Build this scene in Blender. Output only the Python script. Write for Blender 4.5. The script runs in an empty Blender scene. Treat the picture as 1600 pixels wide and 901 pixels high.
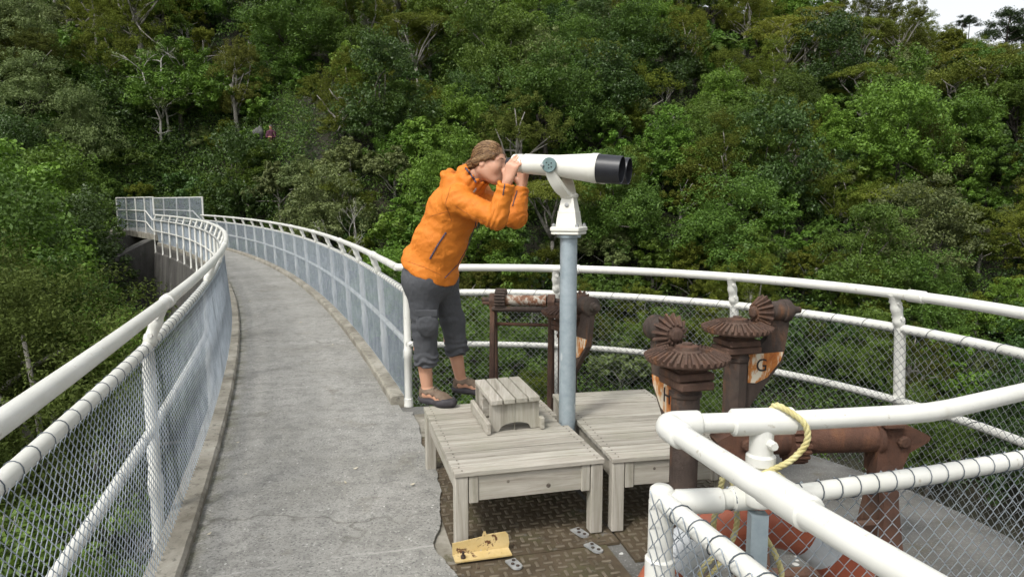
import bpy, math, random
import numpy as np
from mathutils import Vector, Matrix, noise as mnoise
from mathutils.bvhtree import BVHTree
R = math.radians
scene = bpy.context.scene
COL = scene.collection

# ------------------------------------------------------------------ camera, sky, sun, exposure
EYE = Vector((0, 0, 1.6))
FPX, PITCH = 1100.0, math.atan(135 / 1100)
cd = bpy.data.cameras.new("camera")
cam = bpy.data.objects.new("camera", cd); COL.objects.link(cam)
cd.sensor_width = 36; cd.sensor_fit = 'HORIZONTAL'; cd.lens = FPX / 1600 * 36
cd.clip_start = 0.05; cd.clip_end = 2000
cam.location = EYE; cam.rotation_euler = (R(90) - PITCH, 0, 0)
scene.camera = cam

SUN_EL, SUN_AZ = 52, 215        # azimuth of the sun, degrees clockwise from +Y (behind and left of the camera)
world = bpy.data.worlds.new("World"); scene.world = world; world.use_nodes = True
wn = world.node_tree; bg = wn.nodes["Background"]
sky = wn.nodes.new("ShaderNodeTexSky"); sky.sky_type = 'NISHITA'; sky.sun_disc = False
sky.sun_elevation = R(SUN_EL); sky.sun_rotation = R(SUN_AZ); sky.dust_density = 3.0; sky.air_density = 1.3
hs = wn.nodes.new("ShaderNodeHueSaturation"); hs.inputs["Saturation"].default_value = 0.16
wn.links.new(sky.outputs[0], hs.inputs["Color"]); wn.links.new(hs.outputs[0], bg.inputs[0])
bg.inputs[1].default_value = 0.15
sl = bpy.data.lights.new("sun", 'SUN'); so = bpy.data.objects.new("sun", sl); COL.objects.link(so)
sl.energy = 1.5; sl.angle = R(10); sl.color = (1.0, 0.96, 0.9)
az, el = R(SUN_AZ), R(SUN_EL)
sd = Vector((math.sin(az) * math.cos(el), math.cos(az) * math.cos(el), math.sin(el)))
so.rotation_euler = sd.to_track_quat('Z', 'Y').to_euler()
scene.view_settings.view_transform = 'Standard'; scene.view_settings.look = 'None'
scene.view_settings.exposure = 0.55; scene.view_settings.gamma = 1; scene.view_settings.use_curve_mapping = False
cy = scene.cycles
cy.use_adaptive_sampling = True; cy.adaptive_threshold = 0.03; cy.use_denoising = True
cy.max_bounces = 6; cy.diffuse_bounces = 3; cy.glossy_bounces = 3; cy.transmission_bounces = 3; cy.transparent_max_bounces = 6
cy.caustics_reflective = False; cy.caustics_refractive = False

# ------------------------------------------------------------------ helpers
rnd = random.Random(7)
WLOC = {}
def V(*a): return Vector(a)
def tag(o, label=None, cat=None, group=None, kind=None):
    if label: o["label"] = label
    if cat: o["category"] = cat
    if group: o["group"] = group
    if kind: o["kind"] = kind
    return o
def thing(name, label, cat, loc=(0, 0, 0), rz=0, group=None):
    o = bpy.data.objects.new(name, None); COL.objects.link(o)
    o.empty_display_size = 0.1; o.location = loc; o.rotation_euler = (0, 0, rz)
    WLOC[o.name] = Vector(loc) if rz == 0 else Vector((0, 0, 0))
    return tag(o, label, cat, group)
def pix(px, py, Y):
    """The point a metres deep (world Y) on the sight line of photograph position px, py."""
    u = (px - 800) / FPX; v = -(py - 450.5) / FPX
    d = Vector((u, math.cos(PITCH) + v * math.sin(PITCH), -math.sin(PITCH) + v * math.cos(PITCH)))
    return EYE + d * (Y / d.y)
def pixray(px, py):
    return (pix(px, py, 1.0) - EYE).normalized()
def project(p):
    q = Vector(p) - EYE
    Z = q.y * math.cos(PITCH) - q.z * math.sin(PITCH); W = q.y * math.sin(PITCH) + q.z * math.cos(PITCH)
    return (800 + FPX * q.x / Z, 450.5 - FPX * W / Z, Z) if Z > 0.1 else (None, None, Z)

class MB:
    def __init__(s): s.v = []; s.f = []; s.uv = None
    def add(s, vs, fs):
        n = len(s.v); s.v.extend([tuple(p) for p in vs]); s.f.extend([tuple(i + n for i in f) for f in fs]); return s
    def box(s, c, size, rz=0, M=None):
        x, y, z = [a / 2 for a in size]
        m = M if M is not None else Matrix.Rotation(rz, 3, 'Z')
        c = Vector(c)
        vs = [c + m @ Vector((sx * x, sy * y, sz * z)) for sz in (-1, 1) for sy in (-1, 1) for sx in (-1, 1)]
        return s.add(vs, [(0, 2, 3, 1), (4, 5, 7, 6), (0, 1, 5, 4), (2, 6, 7, 3), (0, 4, 6, 2), (1, 3, 7, 5)])
    def cbox(s, c, size, b=0.004, rz=0, M=None):
        """box with its edges chamfered by b"""
        x, y, z = [a / 2 for a in size]; b = min(b, x * .45, y * .45, z * .45)
        m = M if M is not None else Matrix.Rotation(rz, 3, 'Z'); c = Vector(c)
        pts, idx = [], {}
        for sx in (-1, 1):
            for sy in (-1, 1):
                for sz in (-1, 1):
                    for a in range(3):
                        q = [sx * x, sy * y, sz * z]
                        for k in range(3):
                            if k != a: q[k] -= b * (sx, sy, sz)[k]
                        idx[(sx, sy, sz, a)] = len(pts); pts.append(c + m @ Vector(q))
        fs = []
        S = (-1, 1)
        for a in range(3):
            o1, o2 = [k for k in range(3) if k != a]
            for sg in S:
                def key(p, q):
                    t = [0, 0, 0]; t[a] = sg; t[o1] = p; t[o2] = q; return idx[(t[0], t[1], t[2], a)]
                f = [key(-1, -1), key(1, -1), key(1, 1), key(-1, 1)]
                flip = (sg < 0) ^ (a == 1)
                fs.append(f[::-1] if flip else f)
        for a in range(3):
            o1, o2 = [k for k in range(3) if k != a]
            for p in S:
                for q in S:
                    def key(sg, ax):
                        t = [0, 0, 0]; t[a] = sg; t[o1] = p; t[o2] = q; return idx[(t[0], t[1], t[2], ax)]
                    fs.append([key(-1, o1), key(1, o1), key(1, o2), key(-1, o2)])
        for sx in S:
            for sy in S:
                for sz in S:
                    fs.append([idx[(sx, sy, sz, 0)], idx[(sx, sy, sz, 1)], idx[(sx, sy, sz, 2)]])
        return s.add(pts, fs)
    def tube(s, pts, r, n=12, closed=False, cap=True, up=None):
        pts = [Vector(p) for p in pts]; N = len(pts)
        rs = r if isinstance(r, (list, tuple)) else [r] * N
        tang = []
        for i in range(N):
            a = pts[i - 1] if (i > 0 or closed) else pts[i]
            b = pts[(i + 1) % N] if (i < N - 1 or closed) else pts[i]
            t = b - a
            tang.append(t.normalized() if t.length > 1e-9 else Vector((0, 0, 1)))
        ref = Vector((0, 0, 1)) if abs(tang[0].z) < .9 else Vector((1, 0, 0))
        nrm = (ref - tang[0] * ref.dot(tang[0])).normalized()
        vs = []
        for i in range(N):
            nrm = nrm - tang[i] * nrm.dot(tang[i])
            nrm = nrm.normalized() if nrm.length > 1e-6 else tang[i].orthogonal().normalized()
            bn = tang[i].cross(nrm)
            for k in range(n):
                a = 2 * math.pi * k / n
                vs.append(pts[i] + (nrm * math.cos(a) + bn * math.sin(a)) * rs[i])
        fs = []
        for i in range(N if closed else N - 1):
            j = (i + 1) % N
            for k in range(n):
                l = (k + 1) % n
                fs.append((i * n + k, i * n + l, j * n + l, j * n + k))
        if cap and not closed:
            fs.append(tuple(range(n - 1, -1, -1))); fs.append(tuple((N - 1) * n + k for k in range(n)))
        return s.add(vs, fs)
    def lathe(s, prof, o=(0, 0, 0), axis=(0, 0, 1), n=24):
        """prof: (radius, height along axis) pairs"""
        ax = Vector(axis).normalized(); o = Vector(o)
        u = ax.orthogonal().normalized(); w = ax.cross(u)
        vs = []
        for r, h in prof:
            for k in range(n):
                a = 2 * math.pi * k / n
                vs.append(o + ax * h + (u * math.cos(a) + w * math.sin(a)) * r)
        fs = []
        for i in range(len(prof) - 1):
            for k in range(n):
                l = (k + 1) % n
                fs.append((i * n + k, i * n + l, (i + 1) * n + l, (i + 1) * n + k))
        if prof[0][0] > 1e-5: fs.append(tuple(range(n - 1, -1, -1)))
        if prof[-1][0] > 1e-5: fs.append(tuple((len(prof) - 1) * n + k for k in range(n)))
        return s.add(vs, fs)
    def prism(s, outline, o, ux, uy, depth):
        """outline in (a,b) plane coordinates on axes ux, uy, extruded +-depth/2 along the normal"""
        ux, uy, o = Vector(ux), Vector(uy), Vector(o); nn = ux.cross(uy).normalized(); n = len(outline)
        vs = [o + ux * a + uy * b + nn * sg * depth / 2 for sg in (-1, 1) for a, b in outline]
        fs = [tuple(range(n - 1, -1, -1)), tuple(range(n, 2 * n))]
        for i in range(n):
            j = (i + 1) % n; fs.append((i, j, n + j, n + i))
        return s.add(vs, fs)
    def build(s, name, mat, parent=None, smooth=False, local=False, bevel=0, auto=None):
        me = bpy.data.meshes.new(name)
        off = Vector((0, 0, 0))
        if parent is not None and not local: off = WLOC.get(parent.name, off)
        me.from_pydata([(p[0] - off.x, p[1] - off.y, p[2] - off.z) for p in s.v], [], s.f)
        if s.uv:
            l = me.uv_layers.new(name="UVMap")
            for lp in me.loops: l.data[lp.index].uv = s.uv[lp.vertex_index]
        return finish(name, me, mat, parent, smooth, off, auto)

def finish(name, me, mat, parent, smooth, off, auto=None):
    me.validate(); me.update()
    o = bpy.data.objects.new(name, me); COL.objects.link(o)
    if mat: me.materials.append(mat)
    if smooth:
        me.polygons.foreach_set("use_smooth", [True] * len(me.polygons))
        if auto is None: auto = 40
        if auto:
            try: me.set_sharp_from_angle(angle=R(auto))
            except Exception: pass
    if parent is not None: o.parent = parent
    WLOC[o.name] = off
    return o
def np_mesh(name, verts, quads, mat, parent=None, smooth=False, tris=None):
    """fast mesh from numpy arrays (local to the parent's base)"""
    me = bpy.data.meshes.new(name); verts = np.asarray(verts, np.float32)
    off = WLOC.get(parent.name, Vector((0, 0, 0))) if parent is not None else Vector((0, 0, 0))
    verts = verts - np.array(off, np.float32)
    me.vertices.add(len(verts)); me.vertices.foreach_set("co", verts.ravel())
    q = np.asarray(quads, np.int32); k = q.shape[1]
    me.loops.add(q.size); me.loops.foreach_set("vertex_index", q.ravel())
    me.polygons.add(len(q)); me.polygons.foreach_set("loop_start", np.arange(0, q.size, k, dtype=np.int32))
    me.update(calc_edges=True)
    if smooth: me.polygons.foreach_set("use_smooth", np.ones(len(q), bool))
    o = bpy.data.objects.new(name, me); COL.objects.link(o)
    if mat: me.materials.append(mat)
    if parent is not None: o.parent = parent
    WLOC[o.name] = off
    return o
KIDS = {}
def copy_tree(o, parent=None):
    c = o.copy(); COL.objects.link(c)
    if parent is not None: c.parent = parent
    WLOC[c.name] = WLOC.get(o.name, Vector((0, 0, 0)))
    for ch in [k for k in bpy.data.objects if k.parent == o]: copy_tree(ch, c)
    return c

# ------------------------------------------------------------------ materials
class NT:
    def __init__(s, name):
        s.m = bpy.data.materials.new(name); s.m.use_nodes = True; s.t = s.m.node_tree; s.n = s.t.nodes
        s.b = s.n["Principled BSDF"]; s.out = s.n["Material Output"]
    def new(s, typ, **kw):
        x = s.n.new(typ)
        for k, v in kw.items(): setattr(x, k, v)
        return x
    def link(s, a, b): s.t.links.new(a, b)
    def coord(s, kind="Object", scale=(1, 1, 1), rot=(0, 0, 0)):
        c = s.new("ShaderNodeTexCoord"); m = s.new("ShaderNodeMapping")
        m.inputs["Scale"].default_value = scale; m.inputs["Rotation"].default_value = rot
        s.link(c.outputs[kind], m.inputs[0]); return m.outputs[0]
    def noise(s, vec, scale, detail=4, rough=.55, dist=0):
        x = s.new("ShaderNodeTexNoise"); x.inputs["Scale"].default_value = scale; x.inputs["Detail"].default_value = detail
        x.inputs["Roughness"].default_value = rough; x.inputs["Distortion"].default_value = dist
        s.link(vec, x.inputs["Vector"]); return x.outputs[0]
    def ramp(s, fac, stops):
        x = s.new("ShaderNodeValToRGB"); e = x.color_ramp.elements
        while len(e) < len(stops): e.new(.5)
        for el_, (p, c) in zip(e, stops):
            el_.position = p; el_.color = (*c, 1) if isinstance(c, tuple) else (c, c, c, 1)
        s.link(fac, x.inputs[0]); return x.outputs[0]
    def mix(s, fac, a, b, mode='MIX'):
        x = s.new("ShaderNodeMix", data_type='RGBA', blend_type=mode)
        for v, i in ((fac, 0), (a, 6), (b, 7)):
            if isinstance(v, (int, float)): x.inputs[i].default_value = v
            elif isinstance(v, tuple): x.inputs[i].default_value = (*v, 1)
            else: s.link(v, x.inputs[i])
        return x.outputs[2]
    def math(s, op, a, b=0.0, c=None):
        x = s.new("ShaderNodeMath", operation=op)
        for i, v in enumerate((a, b) if c is None else (a, b, c)):
            if isinstance(v, (int, float)): x.inputs[i].default_value = v
            else: s.link(v, x.inputs[i])
        return x.outputs[0]
    def bump(s, h, strength=.3, dist=.01):
        x = s.new("ShaderNodeBump"); x.inputs["Strength"].default_value = strength; x.inputs["Distance"].default_value = dist
        s.link(h, x.inputs["Height"]); s.link(x.outputs[0], s.b.inputs["Normal"]); return x
    def set(s, col=None, rough=None, metal=None, spec=None):
        for k, v in (("Base Color", col), ("Roughness", rough), ("Metallic", metal), ("Specular IOR Level", spec)):
            if v is None: continue
            if isinstance(v, tuple): s.b.inputs[k].default_value = (*v, 1)
            elif isinstance(v, (int, float)): s.b.inputs[k].default_value = v
            else: s.link(v, s.b.inputs[k])
        return s.m

def m_noisy(name, c1, c2, scale=6, rough=.6, bump=.15, dist=.004, metal=0, bscale=None, kind="Object", spec=.5, sq=(1, 1, 1), c3=None, s3=20, lo=.35, hi=.65):
    t = NT(name); v = t.coord(kind, sq)
    col = t.ramp(t.noise(v, scale, 6, .6), [(lo, c1), (hi, c2)])
    if c3 is not None:
        col = t.mix(t.ramp(t.noise(v, s3, 5, .65), [(.58, 0.0), (.68, 1.0)]), col, c3)
    t.set(col, rough, metal, spec)
    if bump: t.bump(t.noise(v, bscale or scale * 4, 6, .65), bump, dist)
    return t.m

M = {}
# white rail paint: faint chalky mottling, a few chips and grime
t = NT("white_paint"); v = t.coord()
c = t.ramp(t.noise(v, 5, 6, .6), [(.3, (.61, .61, .555)), (.7, (.715, .715, .67))])
c = t.mix(t.ramp(t.noise(v, 38, 4, .6), [(.66, 0.0), (.72, .6)]), c, (.34, .29, .21))
c = t.mix(t.ramp(t.noise(t.coord('Object', (1, 1, .3)), 7, 6, .7), [(.60, 0.0), (.74, .38)]), c, (.42, .37, .27))
t.set(c, .38, 0, .5); t.bump(t.noise(v, 60, 4), .12, .002); M['white'] = t.m
t = NT("cream_enamel"); v = t.coord()
c = t.ramp(t.noise(v, 8, 5), [(.3, (.70, .69, .61)), (.7, (.80, .79, .72))]); t.set(c, .30); t.bump(t.noise(v, 90, 3), .05, .001); M['cream'] = t.m
M['wire'] = m_noisy("galvanised_wire", (.34, .39, .44), (.50, .56, .62), 8, .45, 0, metal=.35)
M['wire_dark'] = m_noisy("weathered_wire", (.22, .235, .24), (.38, .40, .41), 8, .5, 0, metal=.35)
M['tie'] = m_noisy("dark_tie_wire", (.05, .065, .08), (.12, .14, .16), 12, .5, 0, metal=.3)
t = NT("galvanised_pole"); v = t.coord()
c = t.ramp(t.noise(v, 14, 6, .7), [(.3, (.25, .31, .34)), (.7, (.38, .44, .47))])
vo = t.new("ShaderNodeTexVoronoi"); vo.inputs["Scale"].default_value = 20; t.link(t.coord("Object", (1, 1, .35)), vo.inputs["Vector"])
c = t.mix(t.ramp(vo.outputs["Distance"], [(.12, .7), (.2, 0.0)]), c, (.55, .58, .58))
t.set(c, .5, .25); t.bump(t.noise(v, 40, 4), .08, .002); M['galv'] = t.m
M['strap'] = m_noisy("worn_zinc", (.28, .29, .29), (.48, .49, .48), 18, .5, .2, .003, metal=.3, c3=(.14, .08, .04), s3=24)
M['black'] = m_noisy("black_lens_hood", (.012, .013, .017), (.03, .032, .038), 6, .42, .06, .001)
M['teal'] = m_noisy("blue_grey_knob", (.13, .2, .2), (.2, .28, .28), 20, .4, .05, .001, metal=.3)
M['grout'] = m_noisy("dark_hole", (.015, .015, .013), (.03, .03, .026), 5, .9, 0)

def m_rust(name, a, b, c3, scale=7):
    t = NT(name); v = t.coord()
    c = t.ramp(t.noise(v, scale, 8, .68, .3), [(.28, a), (.55, b), (.78, c3)])
    c = t.mix(t.ramp(t.noise(t.coord("Object", (1, 1, .25)), 26, 6, .7), [(.5, 0.0), (.75, .6)]), c, (.035, .022, .018))
    c = t.mix(t.ramp(t.noise(t.coord("Object", (1, 1, .3)), 9, 6, .7, .4), [(.54, 0.0), (.70, .65)]), c, (.20, .088, .036))
    c = t.mix(t.ramp(t.noise(v, 3.5, 5, .6), [(.55, 0.0), (.75, .5)]), c, (.10, .095, .075))
    t.set(c, .74, .1, .35); t.bump(t.noise(v, 60, 8, .75), .8, .008); M[name] = t.m
m_rust('rust', (.052, .033, .025), (.118, .070, .050), (.20, .112, .072))
m_rust('rust_red', (.046, .027, .019), (.115, .056, .036), (.21, .105, .062), 4)
m_rust('rust_dark', (.034, .026, .022), (.072, .053, .043), (.125, .084, .06), 6)
t = NT("rusting_white_paint"); v = t.coord("Object", (1, 1, .3))
n1 = t.noise(v, 16, 7, .7, .5); n2 = t.noise(t.coord("Object", (1, 1, .22)), 30, 7, .7)
c = t.ramp(n1, [(.43, (.66, .60, .47)), (.49, (.52, .22, .06)), (.58, (.38, .12, .03)), (.76, (.16, .06, .028))])
c = t.mix(t.ramp(n2, [(.56, 0.0), (.64, .8)]), c, (.62, .55, .42))
t.set(c, .7, 0, .3); t.bump(n1, .4, .004); M['letter_paint'] = t.m
t = NT("chipped_white_rust"); v = t.coord()
c = t.ramp(t.noise(v, 14, 7, .7), [(.44, (.5, .47, .4)), (.52, (.22, .1, .05)), (.7, (.1, .05, .03))]); t.set(c, .7); t.bump(t.noise(v, 50, 6), .4, .004); M['drum_paint'] = t.m
t = NT("chipped_yellow_paint"); v = t.coord()
c = t.ramp(t.noise(v, 9, 6, .65), [(.3, (.50, .35, .12)), (.6, (.62, .49, .25))])
c = t.mix(t.ramp(t.noise(v, 16, 7, .7, .4), [(.57, 0.0), (.61, 1.0)]), c, (.11, .045, .02))
c = t.mix(t.ramp(t.noise(v, 40, 4, .6), [(.68, 0.0), (.72, .8)]), c, (.5, .46, .38))
t.set(c, .55); t.bump(t.noise(v, 30, 6, .7), .4, .004); M['yellow'] = t.m
M['letter'] = m_noisy("black_letter_paint", (.012, .01, .01), (.03, .02, .018), 20, .6, .1, .001)

def m_wood(name, along):
    """weathered grey timber, grain along x or z of the thing"""
    t = NT(name)
    sc = {'x': (.9, 16, 16), 'y': (16, .9, 16), 'z': (16, 16, .9)}[along]
    v = t.coord("Object", sc); v0 = t.coord()
    isl = t.new("ShaderNodeNewGeometry").outputs["Random Per Island"]
    off = t.new("ShaderNodeVectorMath", operation='ADD'); cmb = t.new("ShaderNodeCombineXYZ")
    for i in range(3): t.link(t.math('MULTIPLY', isl, 37.0), cmb.inputs[i])
    t.link(v, off.inputs[0]); t.link(cmb.outputs[0], off.inputs[1]); v = off.outputs[0]
    grain = t.noise(v, 2.2, 8, .65, .8)
    c = t.ramp(grain, [(.28, (.24, .22, .185)), (.5, (.40, .38, .335)), (.72, (.54, .52, .47))])
    tone = t.ramp(isl, [(0.0, (.72, .71, .68)), (.3, (1.0, .98, .95)), (.6, (.86, .85, .82)), (1.0, (1.12, 1.11, 1.08))])
    c = t.mix(1.0, c, tone, 'MULTIPLY')
    c = t.mix(t.ramp(t.noise(v0, 3.5, 4, .6), [(.45, 0.0), (.7, .45)]), c, (.27, .27, .20))
    fine = t.noise(v, 9, 5, .7)
    c = t.mix(t.ramp(fine, [(.62, 0.0), (.72, .55)]), c, (.13, .115, .095))
    t.set(c, .82, 0, .25); t.bump(fine, .35, .003); return t.m
M['wood_x'] = m_wood("weathered_timber", 'x'); M['wood_y'] = m_wood("weathered_timber_boards", 'y'); M['wood_z'] = m_wood("weathered_timber_posts", 'z')
t = NT("dark_knot"); v = t.coord(); t.set(t.ramp(t.noise(v, 60, 3), [(.4, (.09, .075, .06)), (.6, (.17, .15, .12))]), .8); M['knot'] = t.m

# concrete walkway (UV: metres along, metres across)
t = NT("worn_concrete_path"); uv = t.coord("UV"); o3 = t.coord()
agg = t.noise(o3, 72, 5, .8); big = t.noise(o3, 1.1, 6, .62, .3); med = t.noise(o3, 9, 6, .7)
c = t.ramp(big, [(.28, (.225, .22, .195)), (.5, (.30, .295, .27)), (.75, (.37, .362, .335))])
c = t.mix(t.ramp(med, [(.40, .6), (.55, 0.0)]), c, (.185, .182, .168))
c = t.mix(t.ramp(agg, [(.38, .85), (.48, 0.0)]), c, (.105, .105, .1))
c = t.mix(t.ramp(t.noise(o3, 62, 4, .75, .2), [(.59, 0.0), (.66, .8)]), c, (.50, .49, .455))
vo = t.new("ShaderNodeTexVoronoi"); vo.inputs["Scale"].default_value = 26; vo.inputs["Randomness"].default_value = 1
t.link(t.coord("Object", (1, .7, 1)), vo.inputs["Vector"])
chip = t.math('MULTIPLY', t.ramp(vo.outputs["Distance"], [(.10, 1.0), (.17, 0.0)]), t.ramp(t.noise(o3, 11, 3), [(.55, 0.0), (.62, .9)]))
c = t.mix(chip, c, (.55, .545, .51))
sx = t.new("ShaderNodeSeparateXYZ"); t.link(uv, sx.inputs[0])
edge = t.math('MULTIPLY', t.ramp(sx.outputs[1], [(.0, 1.0), (.13, 0.0)]), t.ramp(t.noise(o3, 7, 6, .7), [(.42, 0.0), (.6, .85)]))
c = t.mix(edge, c, (.085, .085, .035))
# construction joints across the walkway
wob = t.math('ADD', sx.outputs[0], t.math('MULTIPLY', t.noise(o3, 2.5, 5, .7), .16))
fr = t.math('ABSOLUTE', t.math('SUBTRACT', t.math('FRACT', t.math('DIVIDE', wob, 3.1)), .5))
jn = t.math('MULTIPLY', t.ramp(fr, [(.0022, 1.0), (.0042, 0.0)]), t.ramp(t.noise(o3, 5, 4), [(.44, .0), (.55, .7)]))
c = t.mix(jn, c, (.42, .41, .38))
st_ = t.noise(t.coord("Object", (1, 1, 1)), 2.3, 7, .72, .6)
c = t.mix(t.ramp(st_, [(.57, 0.0), (.68, .45)]), c, (.15, .135, .10))
vc = t.new("ShaderNodeTexVoronoi", feature='DISTANCE_TO_EDGE'); vc.inputs["Scale"].default_value = .45
dv = t.new("ShaderNodeVectorMath", operation='ADD'); nz = t.new("ShaderNodeTexNoise"); nz.inputs["Scale"].default_value = 3.2; nz.inputs["Detail"].default_value = 6; t.link(o3, nz.inputs["Vector"])
sc_ = t.new("ShaderNodeVectorMath", operation='SCALE'); sc_.inputs["Scale"].default_value = .55; t.link(nz.outputs["Color"], sc_.inputs[0]); t.link(o3, dv.inputs[0]); t.link(sc_.outputs[0], dv.inputs[1]); t.link(dv.outputs[0], vc.inputs["Vector"])
ck = t.math('MULTIPLY', t.ramp(vc.outputs["Distance"], [(.0025, 1.0), (.006, 0.0)]), t.ramp(t.noise(o3, .8, 3), [(.46, 0.0), (.56, .65)]))
c = t.mix(ck, c, (.085, .08, .065))
t.set(c, .9, 0, .25)
t.bump(t.math('ADD', t.math('MULTIPLY', agg, .7), t.math('MULTIPLY', med, .5)), .5, .006); M['path'] = t.m
t = NT("old_kerb_concrete"); o3 = t.coord()
c = t.ramp(t.noise(o3, 3, 7, .7, .4), [(.3, (.14, .125, .098)), (.5, (.265, .248, .205)), (.72, (.40, .38, .325))])
c = t.mix(t.ramp(t.noise(o3, 16, 7, .75), [(.54, 0.0), (.66, .8)]), c, (.085, .08, .065))
t.set(c, .92, 0, .2); t.bump(t.noise(o3, 45, 7, .75), .6, .008); M['kerb'] = t.m
M['strip'] = m_noisy('rough_pale_concrete', (.17, .155, .12), (.36, .34, .29), 6, .92, .6, .008, c3=(.11, .10, .06), s3=8, spec=.2)
t = NT("stained_dam_concrete"); o3 = t.coord("Object", (1, 1, .18)); o4 = t.coord()
c = t.ramp(t.noise(o3, 1.6, 7, .68, .3), [(.3, (.045, .043, .040)), (.52, (.095, .091, .084)), (.75, (.165, .158, .142))])
c = t.mix(t.ramp(t.noise(t.coord("Object", (1, 1, .13)), 3.4, 4, .6), [(.68, 0.0), (.71, .75)]), c, (.42, .42, .4))
c = t.mix(t.ramp(t.noise(o4, 1.2, 6, .7), [(.55, 0.0), (.75, .6)]), c, (.03, .038, .018))
t.set(c, .95, 0, .2); t.bump(t.noise(o4, 14, 7, .7), .5, .02); M['dam'] = t.m
t = NT("balcony_concrete"); o3 = t.coord()
c = t.ramp(t.noise(o3, 2.2, 7, .68, .3), [(.3, (.075, .073, .065)), (.52, (.14, .138, .128)), (.75, (.22, .218, .205))])
c = t.mix(t.ramp(t.noise(o3, 90, 4, .7), [(.56, 0.0), (.66, .6)]), c, (.33, .33, .31))
c = t.mix(t.ramp(t.noise(o3, 9, 2, .5), [(.70, 0.0), (.715, .9)]), c, (.6, .6, .57))
c = t.mix(t.ramp(t.noise(o3, 4, 6, .7), [(.56, 0.0), (.7, .6)]), c, (.10, .085, .045))
t.set(c, .88, 0, .25); t.bump(t.noise(o3, 60, 7, .7), .5, .006); M['floor'] = t.m
t = NT("rusty_chequer_plate"); o3 = t.coord()
c = t.ramp(t.noise(o3, 5, 8, .7, .3), [(.28, (.05, .038, .024)), (.5, (.095, .072, .046)), (.75, (.15, .12, .08))])
c = t.mix(t.ramp(t.noise(o3, 3.2, 6, .7), [(.5, 0.0), (.66, .75)]), c, (.095, .095, .045))
c = t.mix(t.ramp(t.noise(o3, 12, 6, .7), [(.6, 0.0), (.68, .7)]), c, (.2, .2, .19))
t.set(c, .62, .15, .4); t.bump(t.noise(o3, 70, 6, .7), .35, .004); M['chequer'] = t.m
M['tread'] = m_noisy("lightened_tread_steel", (.10, .082, .056), (.21, .178, .13), 7, .5, .3, .003, metal=.2, c3=(.08, .05, .03), s3=9)  # bars coloured paler than the plate, standing in for light catching the relief

def m_cloth(name, a, b, weave=500, rough=.75, sheen=.0):
    t = NT(name); v = t.coord()
    c = t.ramp(t.noise(v, 7, 6, .6), [(.3, a), (.7, b)])
    t.set(c, rough, 0, .3)
    h = t.math('ADD', t.math('MULTIPLY', t.noise(t.coord("Object", (1, 1, .7)), 15, 4, .55, 1.2), 1.0), t.math('MULTIPLY', t.noise(v, weave, 2), .04))
    rg_ = t.math('ABSOLUTE', t.math('SUBTRACT', t.noise(t.coord("Object", (1, 1, .55), (0, R(25), 0)), 9, 3, .5, .8), .5))
    h = t.math('ADD', h, t.math('MULTIPLY', t.math('SUBTRACT', .12, rg_), 2.4))
    t.bump(h, .42, .012); return t.m
M['jacket'] = m_cloth("orange_shell_fabric", (.56, .165, .016), (.66, .205, .022), rough=.66)
M['pants'] = m_cloth("charcoal_cotton", (.062, .065, .071), (.086, .089, .096), rough=.85)
M['lining'] = m_noisy("purple_grey_lining", (.05, .035, .06), (.10, .08, .11), 40, .8, 0)
t = NT("skin"); v = t.coord()
c = t.ramp(t.noise(v, 9, 5), [(.3, (.52, .27, .17)), (.7, (.60, .34, .23))]); t.set(c, .5, 0, .4)
t.b.inputs["Subsurface Weight"].default_value = .12; t.b.inputs["Subsurface Radius"].default_value = (.02, .008, .005)
t.bump(t.noise(v, 160, 3), .08, .001); M['skin'] = t.m
t = NT("fair_brown_hair"); v = t.coord("Object", (1, 1, 1), (0, R(35), R(25)))
mp = t.new("ShaderNodeMapping"); mp.inputs["Scale"].default_value = (7, 60, 60); t.link(v, mp.inputs[0])
n1 = t.noise(mp.outputs[0], 1.6, 6, .6, .4)
c = t.ramp(n1, [(.32, (.060, .028, .012)), (.5, (.135, .068, .028)), (.66, (.31, .18, .08))]); t.set(c, .5, 0, .4); t.bump(n1, .6, .006); M['hair'] = t.m
M['seam'] = m_noisy('darker_orange_seam', (.30, .085, .01), (.38, .11, .014), 40, .7, 0)
M['hair_light'] = m_noisy("sun_bleached_strand", (.26, .155, .070), (.46, .31, .16), 30, .5, 0)
M['sandal'] = m_noisy("brown_sandal_leather", (.11, .075, .05), (.18, .13, .09), 30, .75, .2, .002)
M['sole'] = m_noisy("dark_rubber_sole", (.022, .02, .024), (.045, .04, .045), 20, .7, .1, .002)
M['lace'] = m_noisy("tan_lace", (.2, .16, .11), (.3, .25, .18), 60, .8, .1, .001)
M['maroon'] = m_noisy("maroon_cloth", (.045, .008, .022), (.075, .014, .035), 20, .8, .1)
M['darkcloth'] = m_noisy("dark_cloth", (.015, .015, .018), (.03, .03, .034), 20, .8, .1)
M['buoy'] = m_noisy("faded_orange_shell", (.24, .056, .026), (.35, .10, .05), 5, .45, .1, .002, c3=(.26, .06, .03), s3=9)
M['tape'] = m_noisy("grey_reflective_tape", (.36, .38, .39), (.5, .52, .53), 18, .5, .1, .002)
M['rope'] = m_noisy("yellow_rope_strands", (.44, .38, .15), (.62, .57, .30), 30, .75, .5, .002, bscale=300)
M['blacktape'] = m_noisy("black_tape", (.02, .02, .024), (.05, .05, .055), 30, .5, .1, .001)
M['rock'] = m_noisy("grey_rock", (.05, .052, .045), (.12, .122, .11), 3, .9, .6, .03)
M['soil'] = m_noisy("leaf_strewn_soil", (.012, .014, .007), (.032, .028, .015), .9, .95, .6, .15, kind="Object", bscale=4)
M['petal'] = m_noisy("pale_dry_leaf", (.4, .34, .22), (.6, .56, .45), 30, .8, 0)
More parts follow.
